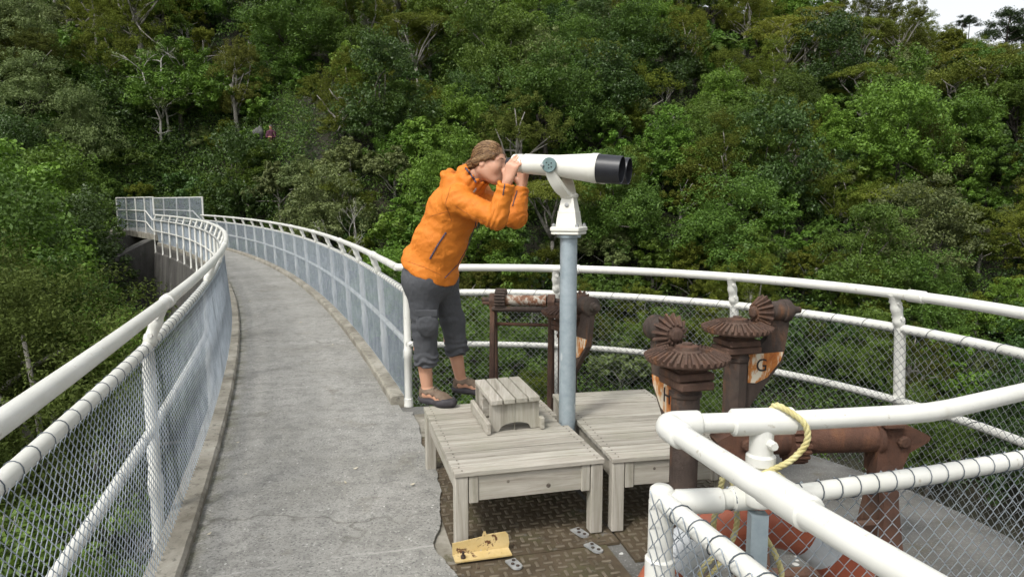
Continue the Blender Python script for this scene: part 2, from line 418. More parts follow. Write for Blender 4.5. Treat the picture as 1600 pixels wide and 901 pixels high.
# ------------------------------------------------------------------ terrain
def sstep(x): x = np.clip(x, 0, 1); return x * x * (3 - 2 * x)
def smin(a, b, k): h = np.clip(.5 + .5 * (b - a) / k, 0, 1); return b * (1 - h) + a * h - k * h * (1 - h)
def terr(X, Y):
    X = np.asarray(X, float); Y = np.asarray(Y, float)
    z0 = -0.6 - 3.6 * sstep((X + 12) / 20)
    base = z0 + .62 * (Y - 28)
    cap = np.where(X < 34, 12.0 + .46 * (34 - X), 12.0 - .17 * (X - 34))
    cap = np.where(X < -50, 12.0 + .46 * 84 + .08 * (-50 - X), cap); cap = np.where(X > 80, 12.0 - .17 * 46 - .05 * (X - 80), cap)
    cap = cap - .30 * np.maximum(0, Y - 66)
    z = smin(base, cap, 4.0)
    z = -smin(-z, 15.0 + 0 * z, 3.0)
    bump = .7 * np.sin(.21 * X + 1) * np.sin(.17 * Y + .4) + .35 * np.sin(.5 * X + .3 * Y) + .25 * np.sin(.83 * Y - .4 * X + 2)
    z = z + bump * np.clip((np.hypot(X + 2, Y) - 12) / 15, .2, 1)
    ang = np.degrees(np.arctan2(Y + 20, X + 78)); rad = np.hypot(X + 78, Y + 20)
    band = sstep((90 - rad) / 6) * sstep((rad - 68) / 7) * sstep((50.0 - ang) / 9.0) * sstep((ang - 2) / 3)
    return z * (1 - band) + np.minimum(z, -3.2) * band
def tz(x, y): return float(terr(x, y))
def axis_pts(a, b, c, d, step, far):
    return np.unique(np.concatenate([np.linspace(a, b, 10), np.arange(b, c, step), np.linspace(c, d, 10)]))
gx = axis_pts(-420, -75, 110, 420, 1.0, 10); gy = axis_pts(-300, -20, 120, 500, 1.0, 10)
GX, GY = np.meshgrid(gx, gy); GZ = terr(GX, GY)
nx, ny = len(gx), len(gy)
vs = np.stack([GX.ravel(), GY.ravel(), GZ.ravel()], 1)
ii = (np.arange(ny - 1)[:, None] * nx + np.arange(nx - 1)[None, :]).ravel()
hill = np_mesh("hillside", vs, np.stack([ii, ii + 1, ii + nx + 1, ii + nx], 1), M['soil'], smooth=True)
tag(hill, "steep dark hillside and valley floor under the bush", "hill", kind="structure")

# ------------------------------------------------------------------ dam, walkway, kerbs
DC = (-78.0, -20.0)
def arc(ang, r, z=0.0): a = R(ang); return V(DC[0] + r * math.cos(a), DC[1] + r * math.sin(a), z)
def polar(x, y): return math.degrees(math.atan2(y - DC[1], x - DC[0])), math.hypot(x - DC[0], y - DC[1])
RL, RR = 79.92, 81.13           # inner edges of the two kerbs
A_END = 36.3                    # where the path meets the raised deck
A_COR = 18.22                   # where the right-hand railing meets the balcony
EDGE = [(1.5, -2.6), (.95, -.6), (.55, .55), (.28, 1.5), (.02, 2.2), (-.242, 2.855), (-.286, 2.968), (-.353, 3.178), (-.355, 3.38), (-.397, 3.569), (-.406, 3.823), (-.5, 4.2), (-.585, 4.574), (-.677, 4.872), (-.78, 5.30)]
EP = sorted(polar(x, y) for x, y in EDGE)
def path_right(ang):
    if ang >= A_COR - .1: return RR + .06
    if ang <= EP[0][0]: return EP[0][1]
    r = float(np.interp(ang, [e[0] for e in EP], [e[1] for e in EP]))
    return r + .04 * mnoise.noise(V(ang * 3.1, 0, 0)) + .013 * mnoise.noise(V(ang * 7.7, 3, 0)) + .007 * mnoise.noise(V(ang * 23, 5, 0)) + .006 * mnoise.noise(V(ang * 61, 8, 0))
mb = MB(); mb.uv = []
angs = list(np.arange(10.0, 19.0, .012)) + list(np.arange(19.0, A_END, .25)) + [A_END]
NW = 9
for a in angs:
    rr = path_right(a); r0 = RL - .02
    for k in range(NW):
        r = r0 + (rr - r0) * k / (NW - 1); mb.v.append(tuple(arc(a, r, 0.012 * math.sin((k / (NW - 1)) * math.pi)))); mb.uv.append((R(a) * 80, r - r0))
    mb.v.append(tuple(arc(a, rr + .004, -.06))); mb.uv.append((R(a) * 80, rr - r0))
for i in range(len(angs) - 1):
    for k in range(NW):
        b = i * (NW + 1) + k
        mb.f.append((b, b + 1, b + NW + 2, b + NW + 1))
tag(mb.build("path", M['path'], smooth=True), "curved grey concrete walkway along the dam top", "path", kind="structure")

# rough concrete strip beside the broken edge of the walkway
mb = MB(); an = list(np.arange(15.6, 18.1, .02))
for a_ in an:
    rr = path_right(a_)
    for r, z in ((rr - .04, -.017), (rr + .03, -.017), (rr + .10 + .05 * mnoise.noise(V(a_ * 5, 9, 1)) + .015 * mnoise.noise(V(a_ * 27, 2, 6)), -.018), (rr + .11 + .05 * mnoise.noise(V(a_ * 5, 9, 1)) + .015 * mnoise.noise(V(a_ * 27, 2, 6)), -.026)): mb.v.append(tuple(arc(a_, r, z + .003 * mnoise.noise(V(a_ * 40, r * 30, 0)))))
for i in range(len(an) - 1):
    for k in range(3): b_ = i * 4 + k; mb.f.append((b_, b_ + 1, b_ + 5, b_ + 4))
tag(mb.build("pavement_strip", M['strip'], smooth=True, auto=30), "rough pale concrete strip beside the broken walkway edge", "pavement", kind="structure")

def kerb(name, r0, r1, h, a0, a1, step):
    mb = MB(); an = list(np.arange(a0, a1, step)) + [a1]
    s = 1 if r1 > r0 else -1
    prof = [(r0, -.05), (r0, h - .018), (r0 + s * .015, h), (r1 - s * .012, h), (r1, h - .015), (r1, -.12)]
    for i, a in enumerate(an):
        w = .006 * mnoise.noise(V(a * 12, r0, 0)); w2 = .006 * mnoise.noise(V(a * 14, r0, 4))
        for r, z in prof: mb.v.append(tuple(arc(a, r + w * s, z + (w2 if z > 0 else 0))))
    n = len(prof)
    for i in range(len(an) - 1):
        for k in range(n - 1):
            q = (i * n + k, i * n + k + 1, (i + 1) * n + k + 1, (i + 1) * n + k); mb.f.append(q if s > 0 else q[::-1])
    mb.f.append(tuple(range(n))); mb.f.append(tuple((len(an) - 1) * n + k for k in range(n)))
    tag(mb.build(name, M['kerb']), kind="structure")
kerb("kerb", RL, RL - .15, .05, 10.0, A_END, .1)
kerb("kerb", RR, RR + .12, .07, A_COR + .05, A_END, .1)

# dam wall under the walkway
mb = MB(); an = list(np.arange(8.0, 36.6, .4)) + [36.6]
prof = [(81.34, -15), (81.34, -.13), (81.30, -.062), (79.77, -.062), (79.74, -.13), (79.74, -.32), (79.68, -.36), (79.2, -6), (77.6, -15)]
for a in an:
    for r, z in prof: mb.v.append(tuple(arc(a, r, z)))
n = len(prof)
for i in range(len(an) - 1):
    for k in range(n - 1): mb.f.append((i * n + k, (i + 1) * n + k, (i + 1) * n + k + 1, i * n + k + 1))
mb.f.append(tuple(range(n))); mb.f.append(tuple((len(an) - 1) * n + k for k in range(n))[::-1])
tag(mb.build("dam_wall", M['dam']), "dark streaked concrete dam wall curving below the walkway", "wall")

# raised deck over the spillway, wing wall and far abutment
mb = MB(); an = list(np.arange(36.3, 42.6, .3)); prof = [(81.4, .12), (81.4, .34), (79.7, .34), (79.7, .12)]
for a in an:
    for r, z in prof: mb.v.append(tuple(arc(a, r, z)))
for i in range(len(an) - 1):
    for k in range(4): mb.f.append((i * 4 + k, (i + 1) * 4 + k, (i + 1) * 4 + (k + 1) % 4, i * 4 + (k + 1) % 4))
mb.f.append((0, 1, 2, 3)); b = (len(an) - 1) * 4; mb.f.append((b + 3, b + 2, b + 1, b))
tag(mb.build("spillway_bridge", M['kerb']), "low concrete bridge deck carrying the tall mesh fences", "bridge")
mb = MB(); a0 = arc(36.6, 79.6); dirw = (arc(36.6, 74) - arc(36.6, 79.6)).normalized(); dirw = (dirw + V(.25, -.35, 0)).normalized()
mb.prism([(-.3, -15), (-.3, .15), (.1, .15), (4.2, -1.55), (9, -3.6), (9, -15)], a0, dirw, V(0, 0, 1), .5)
tag(mb.build("wing_wall", M['dam']), "dark concrete wing wall with a sloping top beside the spillway", "wall")
mb = MB(); c = arc(43.0, 80); mb.box((c.x, c.y, -7.0), (1.2, 9.0, 14.2), R(43 + 90 - 90))
tag(mb.build("abutment_wall", M['dam']), "shadowed concrete abutment wall at the far end of the bridge", "wall")

# balcony slab and the tower that carries it
BC, BR = V(-.284, 2.76, 0), 2.70
def clipped_disc(R_, rmin):
    pts = [(BC.x + R_ * math.cos(a), BC.y + R_ * math.sin(a)) for a in [2 * math.pi * k / 160 for k in range(160)]]
    pts = [p for p in pts if polar(*p)[1] > rmin]
    st = max(range(len(pts)), key=lambda k: math.hypot(pts[k][0] - pts[k - 1][0], pts[k][1] - pts[k - 1][1])); pts = pts[st:] + pts[:st]
    a1, a0 = polar(*pts[-1])[0], polar(*pts[0])[0]
    return pts + [tuple(arc(a1 + (a0 - a1) * k / 12, rmin))[:2] for k in range(13)]
mb = MB(); mb.prism(clipped_disc(BR + .06, 80.5), V(0, 0, -.162), V(1, 0, 0), V(0, 1, 0), .276)
tag(mb.build("balcony_floor", M['floor']), "round concrete balcony floor", "floor", kind="structure")
mb = MB(); mb.prism(clipped_disc(2.2, 80.9), V(0, 0, -7.91), V(1, 0, 0), V(0, 1, 0), 15.2); mb.prism(clipped_disc(2.45, 80.85), V(0, 0, -.55), V(1, 0, 0), V(0, 1, 0), .48)
tag(mb.build("valve_tower", M['dam']), "round concrete tower carrying the balcony beside the dam", "tower")

# ------------------------------------------------------------------ trees
def foliage_mat(name, base, tip, hue=.5, var=.55, rough=.5, trans=.28, spec=.3):
    t = NT(name); geo = t.new("ShaderNodeNewGeometry"); oi = t.new("ShaderNodeObjectInfo")
    isl = geo.outputs["Random Per Island"]
    c = t.mix(t.ramp(isl, [(.0, .12), (1.0, .78)]), base, tip)
    big = t.noise(t.coord(), .9, 3, .6)
    c = t.mix(t.ramp(big, [(.35, 0.0), (.68, .65)]), c, tip)
    h = t.new("ShaderNodeHueSaturation")
    t.link(t.math('ADD', .488, t.math('MULTIPLY', oi.outputs["Random"], .026)), h.inputs["Hue"])
    t.link(t.math('ADD', 1.08 - var * .5, t.math('MULTIPLY', t.math('FRACT', t.math('MULTIPLY', oi.outputs["Random"], 7.3)), var)), h.inputs["Value"])
    t.link(c, h.inputs["Color"]); c = h.outputs[0]
    t.set(c, rough, 0, spec)
    tr = t.new("ShaderNodeBsdfTranslucent"); t.link(c, tr.inputs[0]); ms = t.new("ShaderNodeMixShader"); ms.inputs[0].default_value = trans
    t.link(t.b.outputs[0], ms.inputs[1]); t.link(tr.outputs[0], ms.inputs[2]); t.link(ms.outputs[0], t.out.inputs[0])
    return t.m
FM = {
    'bright': foliage_mat("broad_green_leaves", (0.053, 0.110, 0.015), (0.154, 0.250, 0.032)),
    'green': foliage_mat("mid_green_leaves", (0.041, 0.081, 0.013), (0.112, 0.178, 0.027)),
    'dark': foliage_mat("dark_glossy_leaves", (0.026, 0.057, 0.013), (0.069, 0.122, 0.023), spec=.42, rough=.45),
    'olive': foliage_mat("olive_fine_leaves", (0.057, 0.076, 0.012), (0.143, 0.172, 0.023), rough=.7, spec=.15),
    'brown': foliage_mat("brownish_olive_leaves", (.060, .071, .016), (.116, .132, .026), rough=.75, spec=.12),
    'layer': foliage_mat("yellow_green_tier_leaves", (0.084, 0.106, 0.015), (0.205, 0.228, 0.033), rough=.65, spec=.2),
    'grey': foliage_mat("grey_green_leaves", (0.064, 0.094, 0.028), (0.168, 0.205, 0.068), rough=.55, spec=.35),
    'near': foliage_mat("dull_green_fine_leaves", (.040, .062, .013), (.090, .128, .026), rough=.7, spec=.15),
    'fern': foliage_mat("fern_fronds", (0.052, 0.089, 0.013), (0.118, 0.181, 0.029)),
    'pine': foliage_mat("blue_green_needles", (0.019, 0.034, 0.013), (0.039, 0.060, 0.021), rough=.7, spec=.15),
}
M['bark_pale'] = m_noisy("pale_lichened_bark", (.15, .14, .115), (.34, .32, .28), 3, .9, .3, .01)
M['bark_dark'] = m_noisy("dark_bark", (.035, .03, .024), (.09, .08, .065), 3, .9, .3, .01)
M['bark_dead'] = m_noisy("bleached_dead_wood", (.26, .25, .22), (.46, .44, .40), 3, .85, .2, .01)

class Limbs:
    """tapered, forking limbs: 5-sided tubes collected in one mesh"""
    def __init__(s): s.mb = MB()
    def limb(s, a, b, r0, r1, rng, bend=.12, n=5, sides=5):
        a, b = Vector(a), Vector(b); L = (b - a).length
        side = Vector((rng.uniform(-1, 1), rng.uniform(-1, 1), rng.uniform(-.3, .5))) * L * bend
        pts = [a.lerp(b, i / (n - 1)) + side * math.sin(math.pi * i / (n - 1)) + Vector((rng.uniform(-1, 1), rng.uniform(-1, 1), 0)) * L * .018 * (0 < i < n - 1) for i in range(n)]
        s.mb.tube(pts, [r0 + (r1 - r0) * i / (n - 1) for i in range(n)], sides)
        return pts

def leaf_quads(centers, radii, per, size, nprng, flat=1.0, up=.5, droop=0.0, ratio=.5):
    """leaf-sized folded quads spread through small clumps"""
    out = []
    n = len(centers) * per
    C = np.repeat(np.asarray(centers), per, 0); Rr = np.repeat(np.asarray(radii), per)
    d = nprng.normal(size=(n, 3)); d /= np.linalg.norm(d, axis=1)[:, None]
    rad = nprng.uniform(.35, 1.08, n) ** .6
    P = C + d * (Rr * rad)[:, None] * np.array([1, 1, flat])
    nor = d * np.array([1, 1, 1 / max(flat, .35)]) * .8 + nprng.normal(size=(n, 3)) * .55 + np.array([0, 0, up])
    nor /= np.linalg.norm(nor, axis=1)[:, None]
    t = nprng.normal(size=(n, 3)) + np.array([0, 0, -droop]); t -= nor * (t * nor).sum(1)[:, None]; t /= np.linalg.norm(t, axis=1)[:, None] + 1e-9
    b = np.cross(nor, t)
    L = size * nprng.uniform(.65, 1.35, n)[:, None]; W = L * ratio
    v = np.stack([P - t * L * .5, P + b * W * .5 + nor * W * .12, P + t * L * .5, P - b * W * .5 + nor * W * .12], 1)
    return v.reshape(-1, 3)

def crown_object(name, V4, mat, parent):
    q = np.arange(len(V4)).reshape(-1, 4)
    return np_mesh(name, V4, q, mat, parent)

def make_tree(name, kind, seed, h, w, mat, leaf, nclump, per, style, bark='bark_dark', flat=.8, ratio=.5, domes=0):
    """thing at the origin (moved later): trunk and crown children"""
    rng = random.Random(seed); npr = np.random.default_rng(seed)
    root = thing(name, None, kind)
    lb = Limbs(); cen, rad = [], []
    if style == 'round':
        # several sub-domes on their own limbs, so that the outline is uneven and gaps stay open
        top = Vector((rng.uniform(-.1, .1) * w, rng.uniform(-.1, .1) * w, h * .5))
        lb.limb((0, 0, -.8), top, .045 * h * .55, .02 * h, rng, .06, 6, 6)
        nd = domes if domes else rng.randint(9, 12)
        for i in range(nd):
            a = i * 2.39996 + rng.uniform(-.35, .35)
            rr = w * .5 * (rng.uniform(.15, .8) if i else 0)
            zc = h * (rng.uniform(.26, .86) * (1 - .25 * (rr / (w * .5)) ** 2)) if i else h * .84
            c = Vector((math.cos(a) * rr, math.sin(a) * rr, zc)); rs = w * rng.uniform(.16, .27) * (1.25 if domes == 0 else .9)
            lb.limb(top.lerp(Vector((0, 0, h * .15)), rng.uniform(0, .8)), c - Vector((0, 0, rs * .3)), .011 * h, .004 * h, rng, .14)
            m = nclump // nd
            d = npr.normal(size=(m, 3)); d /= np.linalg.norm(d, axis=1)[:, None]; d[:, 2] = np.where(d[:, 2] < -.45, -d[:, 2], d[:, 2])
            p = np.array(c) + d * rs * npr.uniform(.5, 1.15, (m, 1)) * np.array([1, 1, flat])
            cen.append(p); rad.append(npr.uniform(.16, .30, m) * rs)
    elif style == 'column':
        lb.limb((0, 0, -.8), (rng.uniform(-.2, .2), rng.uniform(-.2, .2), h * .85), .03 * h * .6, .006 * h, rng, .05, 6, 6)
        m = nclump
        zz = npr.uniform(.18, 1.0, m); prof = np.sin(np.clip(zz, 0, 1) * np.pi * .86 + .35) * .9 + .12
        aa = npr.uniform(0, 2 * np.pi, m); lobes = 1 + .28 * np.sin(aa * 3 + seed + zz * 4) + .2 * np.sin(aa * 5 + zz * 9)
        rr = w * .5 * prof * lobes * npr.uniform(.55, 1.05, m)
        p = np.stack([np.cos(aa) * rr, np.sin(aa) * rr, zz * h], 1); cen.append(p); rad.append(npr.uniform(.07, .13, m) * w)
        for k in range(10):
            q = p[rng.randrange(m)]; lb.limb((0, 0, q[2] * .75), q, .01 * h, .003 * h, rng, .1, 4)
    elif style == 'layer':
        # flat umbrella tiers over bare, pale, forking limbs
        fork = Vector((rng.uniform(-.3, .3), rng.uniform(-.3, .3), h * .34))
        lb.limb((0, 0, -.8), fork, .026 * h, .018 * h, rng, .08, 5, 6)
        nt = rng.randint(7, 10)
        for i in range(nt):
            a = 2 * math.pi * i / nt * 2.4 + rng.uniform(-.3, .3); rr = w * .5 * rng.uniform(.2, .85)
            zc = h * (.95 - .42 * (rr / (w * .5)) ** 1.6 * rng.uniform(.5, 1.2))
            c = Vector((math.cos(a) * rr, math.sin(a) * rr, zc)); rs = w * rng.uniform(.17, .28)
            mid = lb.limb(fork, c - Vector((0, 0, .12 * h)), .012 * h, .006 * h, rng, .16)[-1]
            for q in range(5):
                e = c + Vector((rng.uniform(-1, 1), rng.uniform(-1, 1), 0)) * rs * .75
                lb.limb(mid, e, .005 * h, .0015 * h, rng, .12, 4, 4)
            m = nclump // nt
            aa = npr.uniform(0, 2 * np.pi, m); r2 = rs * np.sqrt(npr.uniform(0, 1.1, m))
            p = np.array(c) + np.stack([np.cos(aa) * r2, np.sin(aa) * r2, npr.uniform(-.05, .05, m) * h * .35 - .25 * r2 ** 2 / rs], 1)
            cen.append(p); rad.append(npr.uniform(.16, .26, m) * rs)
    elif style == 'pine':
        lb.limb((0, 0, -.8), (0, 0, h * .95), .022 * h, .006 * h, rng, .03, 6, 6)
        for i in range(11):
            z = h * rng.uniform(.45, .98); a = i * 2.4; rr = w * .5 * (1.1 - (z / h - .45) * 1.3) * rng.uniform(.6, 1)
            c = Vector((math.cos(a) * rr, math.sin(a) * rr, z)); lb.limb((0, 0, z - .08 * h), c, .007 * h, .003 * h, rng, .08)
            m = nclump // 11
            p = np.array(c) + npr.normal(size=(m, 3)) * w * .085 * np.array([1, 1, .5]); cen.append(p); rad.append(npr.uniform(.05, .09, m) * w)
    elif style == 'sparse':
        # pale multi-stem tree with thin foliage
        for s_ in range(4):
            a = s_ * 1.7 + rng.uniform(-.3, .3); tp = Vector((math.cos(a) * w * .22, math.sin(a) * w * .22, h * rng.uniform(.72, .98)))
            pts = lb.limb((.06 * math.cos(a), .06 * math.sin(a), -.6), tp, .016 * h, .004 * h, rng, .06, 8, 5)
            for k in range(9):
                b0 = pts[rng.randint(3, 7)]; a2 = rng.uniform(0, 6.28)
                e = b0 + Vector((math.cos(a2), math.sin(a2), rng.uniform(.1, .9))) * w * rng.uniform(.15, .36)
                q = lb.limb(b0, e, .005 * h, .0014 * h, rng, .15, 4, 4)
                for j in range(3):
                    e2 = e + Vector((rng.uniform(-1, 1), rng.uniform(-1, 1), rng.uniform(-.2, .8))) * w * .13
                    lb.limb(q[2], e2, .0024 * h, .0009 * h, rng, .1, 3, 3); cen.append(np.array([e2])); rad.append(np.array([w * .06]))
    P = np.concatenate(cen); Q = np.concatenate(rad)
    V4 = leaf_quads(P, Q, per, leaf, npr, flat=.8 if style != 'layer' else .45, up=.55, ratio=ratio)
    lb.mb.build("trunk", M[bark], root, local=True, smooth=True, auto=0)
    cr = crown_object("crown", V4, mat, root)
    return root

def make_dead(name, seed, h, w):
    rng = random.Random(seed); root = thing(name, None, "dead tree"); lb = Limbs()
    def grow(a, d, L, r, lev):
        b = a + d * L; pts = lb.limb(a, b, r, r * .62, rng, .09, 4, 5 if lev < 2 else 3)
        if lev >= 4: return
        for k in range(3 if lev else 4):
            ax = Vector((rng.uniform(-1, 1), rng.uniform(-1, 1), rng.uniform(-.15, .7)))
            nd = (d * .75 + ax * .75).normalized()
            grow(pts[rng.choice((2, 3, 3))], nd, L * rng.uniform(.5, .78), r * .58, lev + 1)
    grow(Vector((0, 0, -.6)), Vector((rng.uniform(-.15, .15), rng.uniform(-.15, .15), 1)).normalized(), h * .42, .014 * h, 0)
    lb.mb.build("trunk", M['bark_dead'], root, local=True, smooth=True, auto=0)
    return root

def make_fern(name, seed, h):
    rng = random.Random(seed); npr = np.random.default_rng(seed); root = thing(name, None, "tree fern"); lb = Limbs()
    lb.limb((0, 0, -.5), (0, 0, h), .11, .09, rng, .03, 5, 7)
    vs = []
    for i in range(17):
        a = i * 2 * math.pi / 17 + rng.uniform(-.1, .1); L = rng.uniform(1.4, 1.9); el_ = rng.uniform(.35, 1.0)
        pts = []
        for k in range(9):
            u = k / 8; r = L * u * math.cos(el_ * .6); z = h + L * (math.sin(el_) * u - .78 * u * u)
            pts.append(Vector((math.cos(a) * r, math.sin(a) * r, z)))
        lb.mb.tube(pts, [.014 * (1 - .8 * k / 8) for k in range(9)], 3)
        sd_ = Vector((-math.sin(a), math.cos(a), 0))
        for k in range(34):
            u = .06 + .94 * k / 33; f = u * 8; j = min(int(f), 7); p = pts[j].lerp(pts[j + 1], f - j); fw = (pts[j + 1] - pts[j]).normalized()
            ll = L * .23 * math.sin(math.pi * min(.98, u * .85 + .12)) + .02
            for s in (-1, 1):
                d = (sd_ * s + fw * .45 + Vector((0, 0, -.22))).normalized(); e = p + d * ll; wd = fw * .026
                vs += [p - wd, p + wd, e + wd * .3, e - wd * .3]
    lb.mb.build("trunk", M['bark_dark'], root, local=True, smooth=True, auto=0)
    crown_object("crown", np.array([tuple(v) for v in vs]), FM['fern'], root)
    return root

PROTO = {}
def proto(key, maker):
    PROTO[key] = maker
SPEC = {   # kind: (label words, makers)
    'bright': "bright green broad-leaved tree", 'green': "mid green leafy tree", 'dark': "dark glossy green tree",
    'olive': "olive green fine-leaved tree", 'brown': "brownish olive tree", 'layer': "flat-topped yellow-green tree",
    'grey': "silvery grey-green tree", 'dead': "bleached dead tree", 'fern': "tree fern", 'pine': "tall dark pine", 'sparse': "pale-stemmed thinly leaved tree",
}
LIB = {k: [] for k in SPEC}
def lib(kind, name, *a, **k): LIB[kind].append((name, a, k))
for s in range(3): lib('bright', "broadleaf_tree", "tree", 11 + s, 5.2, 4.8, FM['bright'], .125, 290, 80, 'round', ratio=.55)
for s in range(3): lib('green', "leafy_tree", "tree", 21 + s, 5.4, 5.2, FM['green'], .11, 290, 84, 'round')
for s in range(2): lib('dark', "glossy_tree", "tree", 31 + s, 5.6, 4.8, FM['dark'], .125, 270, 76, 'round', flat=.9, ratio=.55)
for s in range(3): lib('olive', "fine_leaved_tree", "tree", 41 + s, 6.0, 4.8, FM['olive'], .085, 340, 84, 'round', bark='bark_pale', ratio=.42, domes=17 + s, flat=.85)
for s in range(2): lib('brown', "fine_leaved_tree", "tree", 51 + s, 6.0, 4.6, FM['brown'], .085, 320, 84, 'round', bark='bark_pale', ratio=.42, domes=16, flat=.9)
for s in range(3): lib('layer', "tiered_tree", "tree", 61 + s, 6.2, 6.6, FM['layer'], .10, 420, 60, 'layer', bark='bark_pale', ratio=.45)
for s in range(2): lib('grey', "grey_leaved_tree", "tree", 71 + s, 5.2, 5.0, FM['grey'], .12, 264, 68, 'round')
SPEC['nearolive'] = SPEC['olive']; LIB['nearolive'] = []
for s in range(2): lib('nearolive', "fine_leaved_tree", "tree", 141 + s, 9.4, 7.6, FM['near'], .085, 900, 84, 'round', bark='bark_pale', ratio=.42, domes=26, flat=.8)
SPEC.update({'shrub_bright': "bright green shrub", 'shrub_green': "mid green shrub", 'shrub_olive': "olive green shrub", 'shrub_grey': "grey-green shrub"})
for k_ in ('shrub_bright', 'shrub_green', 'shrub_olive', 'shrub_grey'): LIB[k_] = []
lib('shrub_bright', "leafy_shrub", "shrub", 121, 2.3, 2.9, FM['bright'], .13, 120, 56, 'round', ratio=.5, domes=6)
lib('shrub_bright', "leafy_shrub", "shrub", 122, 2.6, 2.6, FM['bright'], .13, 120, 56, 'round', ratio=.5, domes=6)
lib('shrub_green', "leafy_shrub", "shrub", 123, 2.2, 3.0, FM['green'], .11, 130, 60, 'round', domes=6)
lib('shrub_green', "leafy_shrub", "shrub", 124, 2.6, 2.8, FM['dark'], .13, 120, 56, 'round', domes=7)
lib('shrub_olive', "fine_shrub", "shrub", 125, 2.6, 2.6, FM['olive'], .085, 150, 70, 'round', ratio=.42, domes=8, bark='bark_pale')
lib('shrub_grey', "fine_shrub", "shrub", 126, 2.3, 2.7, FM['grey'], .10, 130, 64, 'round', domes=7, bark='bark_pale')
lib('sparse', "pale_stemmed_tree", "tree", 81, 7.4, 4.6, FM['grey'], .15, 0, 12, 'sparse', bark='bark_dead', ratio=.5)
lib('pine', "pine_tree", "tree", 91, 11, 7.0, FM['pine'], .3, 264, 36, 'pine', ratio=.28)
for s in range(2): LIB['dead'].append(("dead_tree", (101 + s, 4.6, 3.0), None))
LIB['fern'].append(("tree_fern", (111, 2.4), None))
BUILT = {}
def get_tree(kind, variant):
    """a new instance of a library tree: the first call builds it, later ones copy it and its parts"""
    lst = LIB[kind]; variant %= len(lst); key = (kind, variant)
    if key not in BUILT:
        name, a, k = lst[variant]
        if kind == 'dead': o = make_dead(name, *a)
        elif kind == 'fern': o = make_fern(name, *a)
        else: o = make_tree(name, *a, **k)
        BUILT[key] = (o, [c for c in bpy.data.objects if c.parent == o]); return o
    src, kids = BUILT[key]
    c = src.copy(); COL.objects.link(c)
    for ch in kids:
        d = ch.copy(); COL.objects.link(d); d.parent = c
    return c
TREES = []
SKY_X, SKY_Y = [1380, 1430, 1470, 1500, 1540, 1600, 1720], [-45, 2, 22, 40, 50, 66, 84]
HT = {'layer': 6.2, 'sparse': 7.4, 'olive': 6.2, 'brown': 6.2, 'grey': 5.4, 'bright': 5.4, 'green': 5.6, 'dark': 5.8, 'dead': 4.6, 'fern': 3.4}
def plant(kind, variant, x, y, s=1.0, rz=None, z=None, dz=0.0, stretch=1.0):
    if kind != 'pine' and y > 25:
        # crowns on the ridge stay under the skyline
        zz = tz(x, y) if z is None else z; hh = HT.get(kind, 2.6) * s * stretch
        px, py, d = project((x, y, zz + hh))
        if px is not None and px > 1380:
            lim = float(np.interp(px, SKY_X, SKY_Y)) + rnd.uniform(-6, 10)
            if py < lim:
                f = max(.0, (project((x, y, zz))[1] - lim) / max(1, project((x, y, zz))[1] - py))
                if f < .45: return None
                s *= f
    o = get_tree(kind, variant)
    o.location = (x, y, (tz(x, y) if z is None else z) + dz); o.rotation_euler = (0, 0, rnd.uniform(0, 6.28) if rz is None else rz)
    o.scale = (s, s, s * stretch)
    TREES.append((o, kind, s)); return o
def along_pixel(px, py, y0=14, y1=95):
    """where the sight line through photograph position px, py meets the hillside"""
    Y = y0
    while Y < y1:
        p = pix(px, py, Y)
        if p.z < tz(p.x, p.y): return p
        Y += .4
    return None
# trees one can pick out in the photograph (position of the crown's middle, kind, size)
HAND = [
    (255, 165, 'sparse', 0, 1.0), (60, 130, 'brown', 0, 1.15), (165, 95, 'olive', 0, .95), (300, 60, 'dead', 0, .85), (345, 110, 'dead', 1, .7),
    (500, 175, 'bright', 0, 1.1), (580, 145, 'bright', 1, .85), (660, 185, 'olive', 0, .85), (430, 110, 'green', 0, 1.0), (745, 125, 'green', 1, 1.35),
    (720, 35, 'layer', 1, 1.25), (560, 50, 'layer', 2, .9), (450, 30, 'dark', 0, 1.5), (980, 180, 'olive', 1, 1.25), (870, 165, 'layer', 1, .8),
    (870, 80, 'dark', 1, 1.0), (915, 45, 'olive', 2, .9), (1090, 100, 'bright', 2, 1.2), (1160, 35, 'olive', 0, 1.1), (1270, 30, 'dark', 0, .9),
    (1345, 90, 'olive', 1, 1.1), (1270, 60, 'fern', 0, 1.2), (1240, 185, 'olive', 2, 1.2), (1410, 155, 'grey', 0, 1.15), (1540, 180, 'layer', 0, 1.35),
    (1500, 130, 'layer', 1, 1.0), (1330, 150, 'brown', 1, .9), (1160, 200, 'bright', 0, .9), (1110, 245, 'bright', 1, .8), (1320, 260, 'dead', 0, .7),
    (1315, 320, 'olive', 0, .9), (1390, 350, 'layer', 2, .8), (1440, 280, 'grey', 1, .9), (940, 320, 'grey', 0, .6), (1010, 330, 'dead', 1, .5),
    (640, 255, 'bright', 2, .75), (770, 60, 'grey', 1, .8), (1040, 130, 'dead', 0, .45), (810, 190, 'dead', 1, .55), (690, 205, 'dead', 0, .5), (1060, 195, 'dead', 1, .45),
    (400, 280, 'bright', 0, .7), (540, 330, 'olive', 1, .7), (330, 320, 'bright', 1, .6), (1480, 60, 'olive', 2, .8), (1430, 70, 'fern', 0, .9),
]
for px, py, k, v_, s in HAND:
    p = along_pixel(px, py + 6)
    if p is None: continue
    h = {'layer': 6.0, 'sparse': 7.0, 'olive': 6.0, 'brown': 6.0}.get(k, 5.0) * s
    # step back down the sight line so that the crown's middle lies on it
    q = pix(px, py, p.y - (1.0 if k != 'dead' else 2.2)); plant(k, v_, q.x, q.y, s, z=min(tz(q.x, q.y), q.z - h * .55))
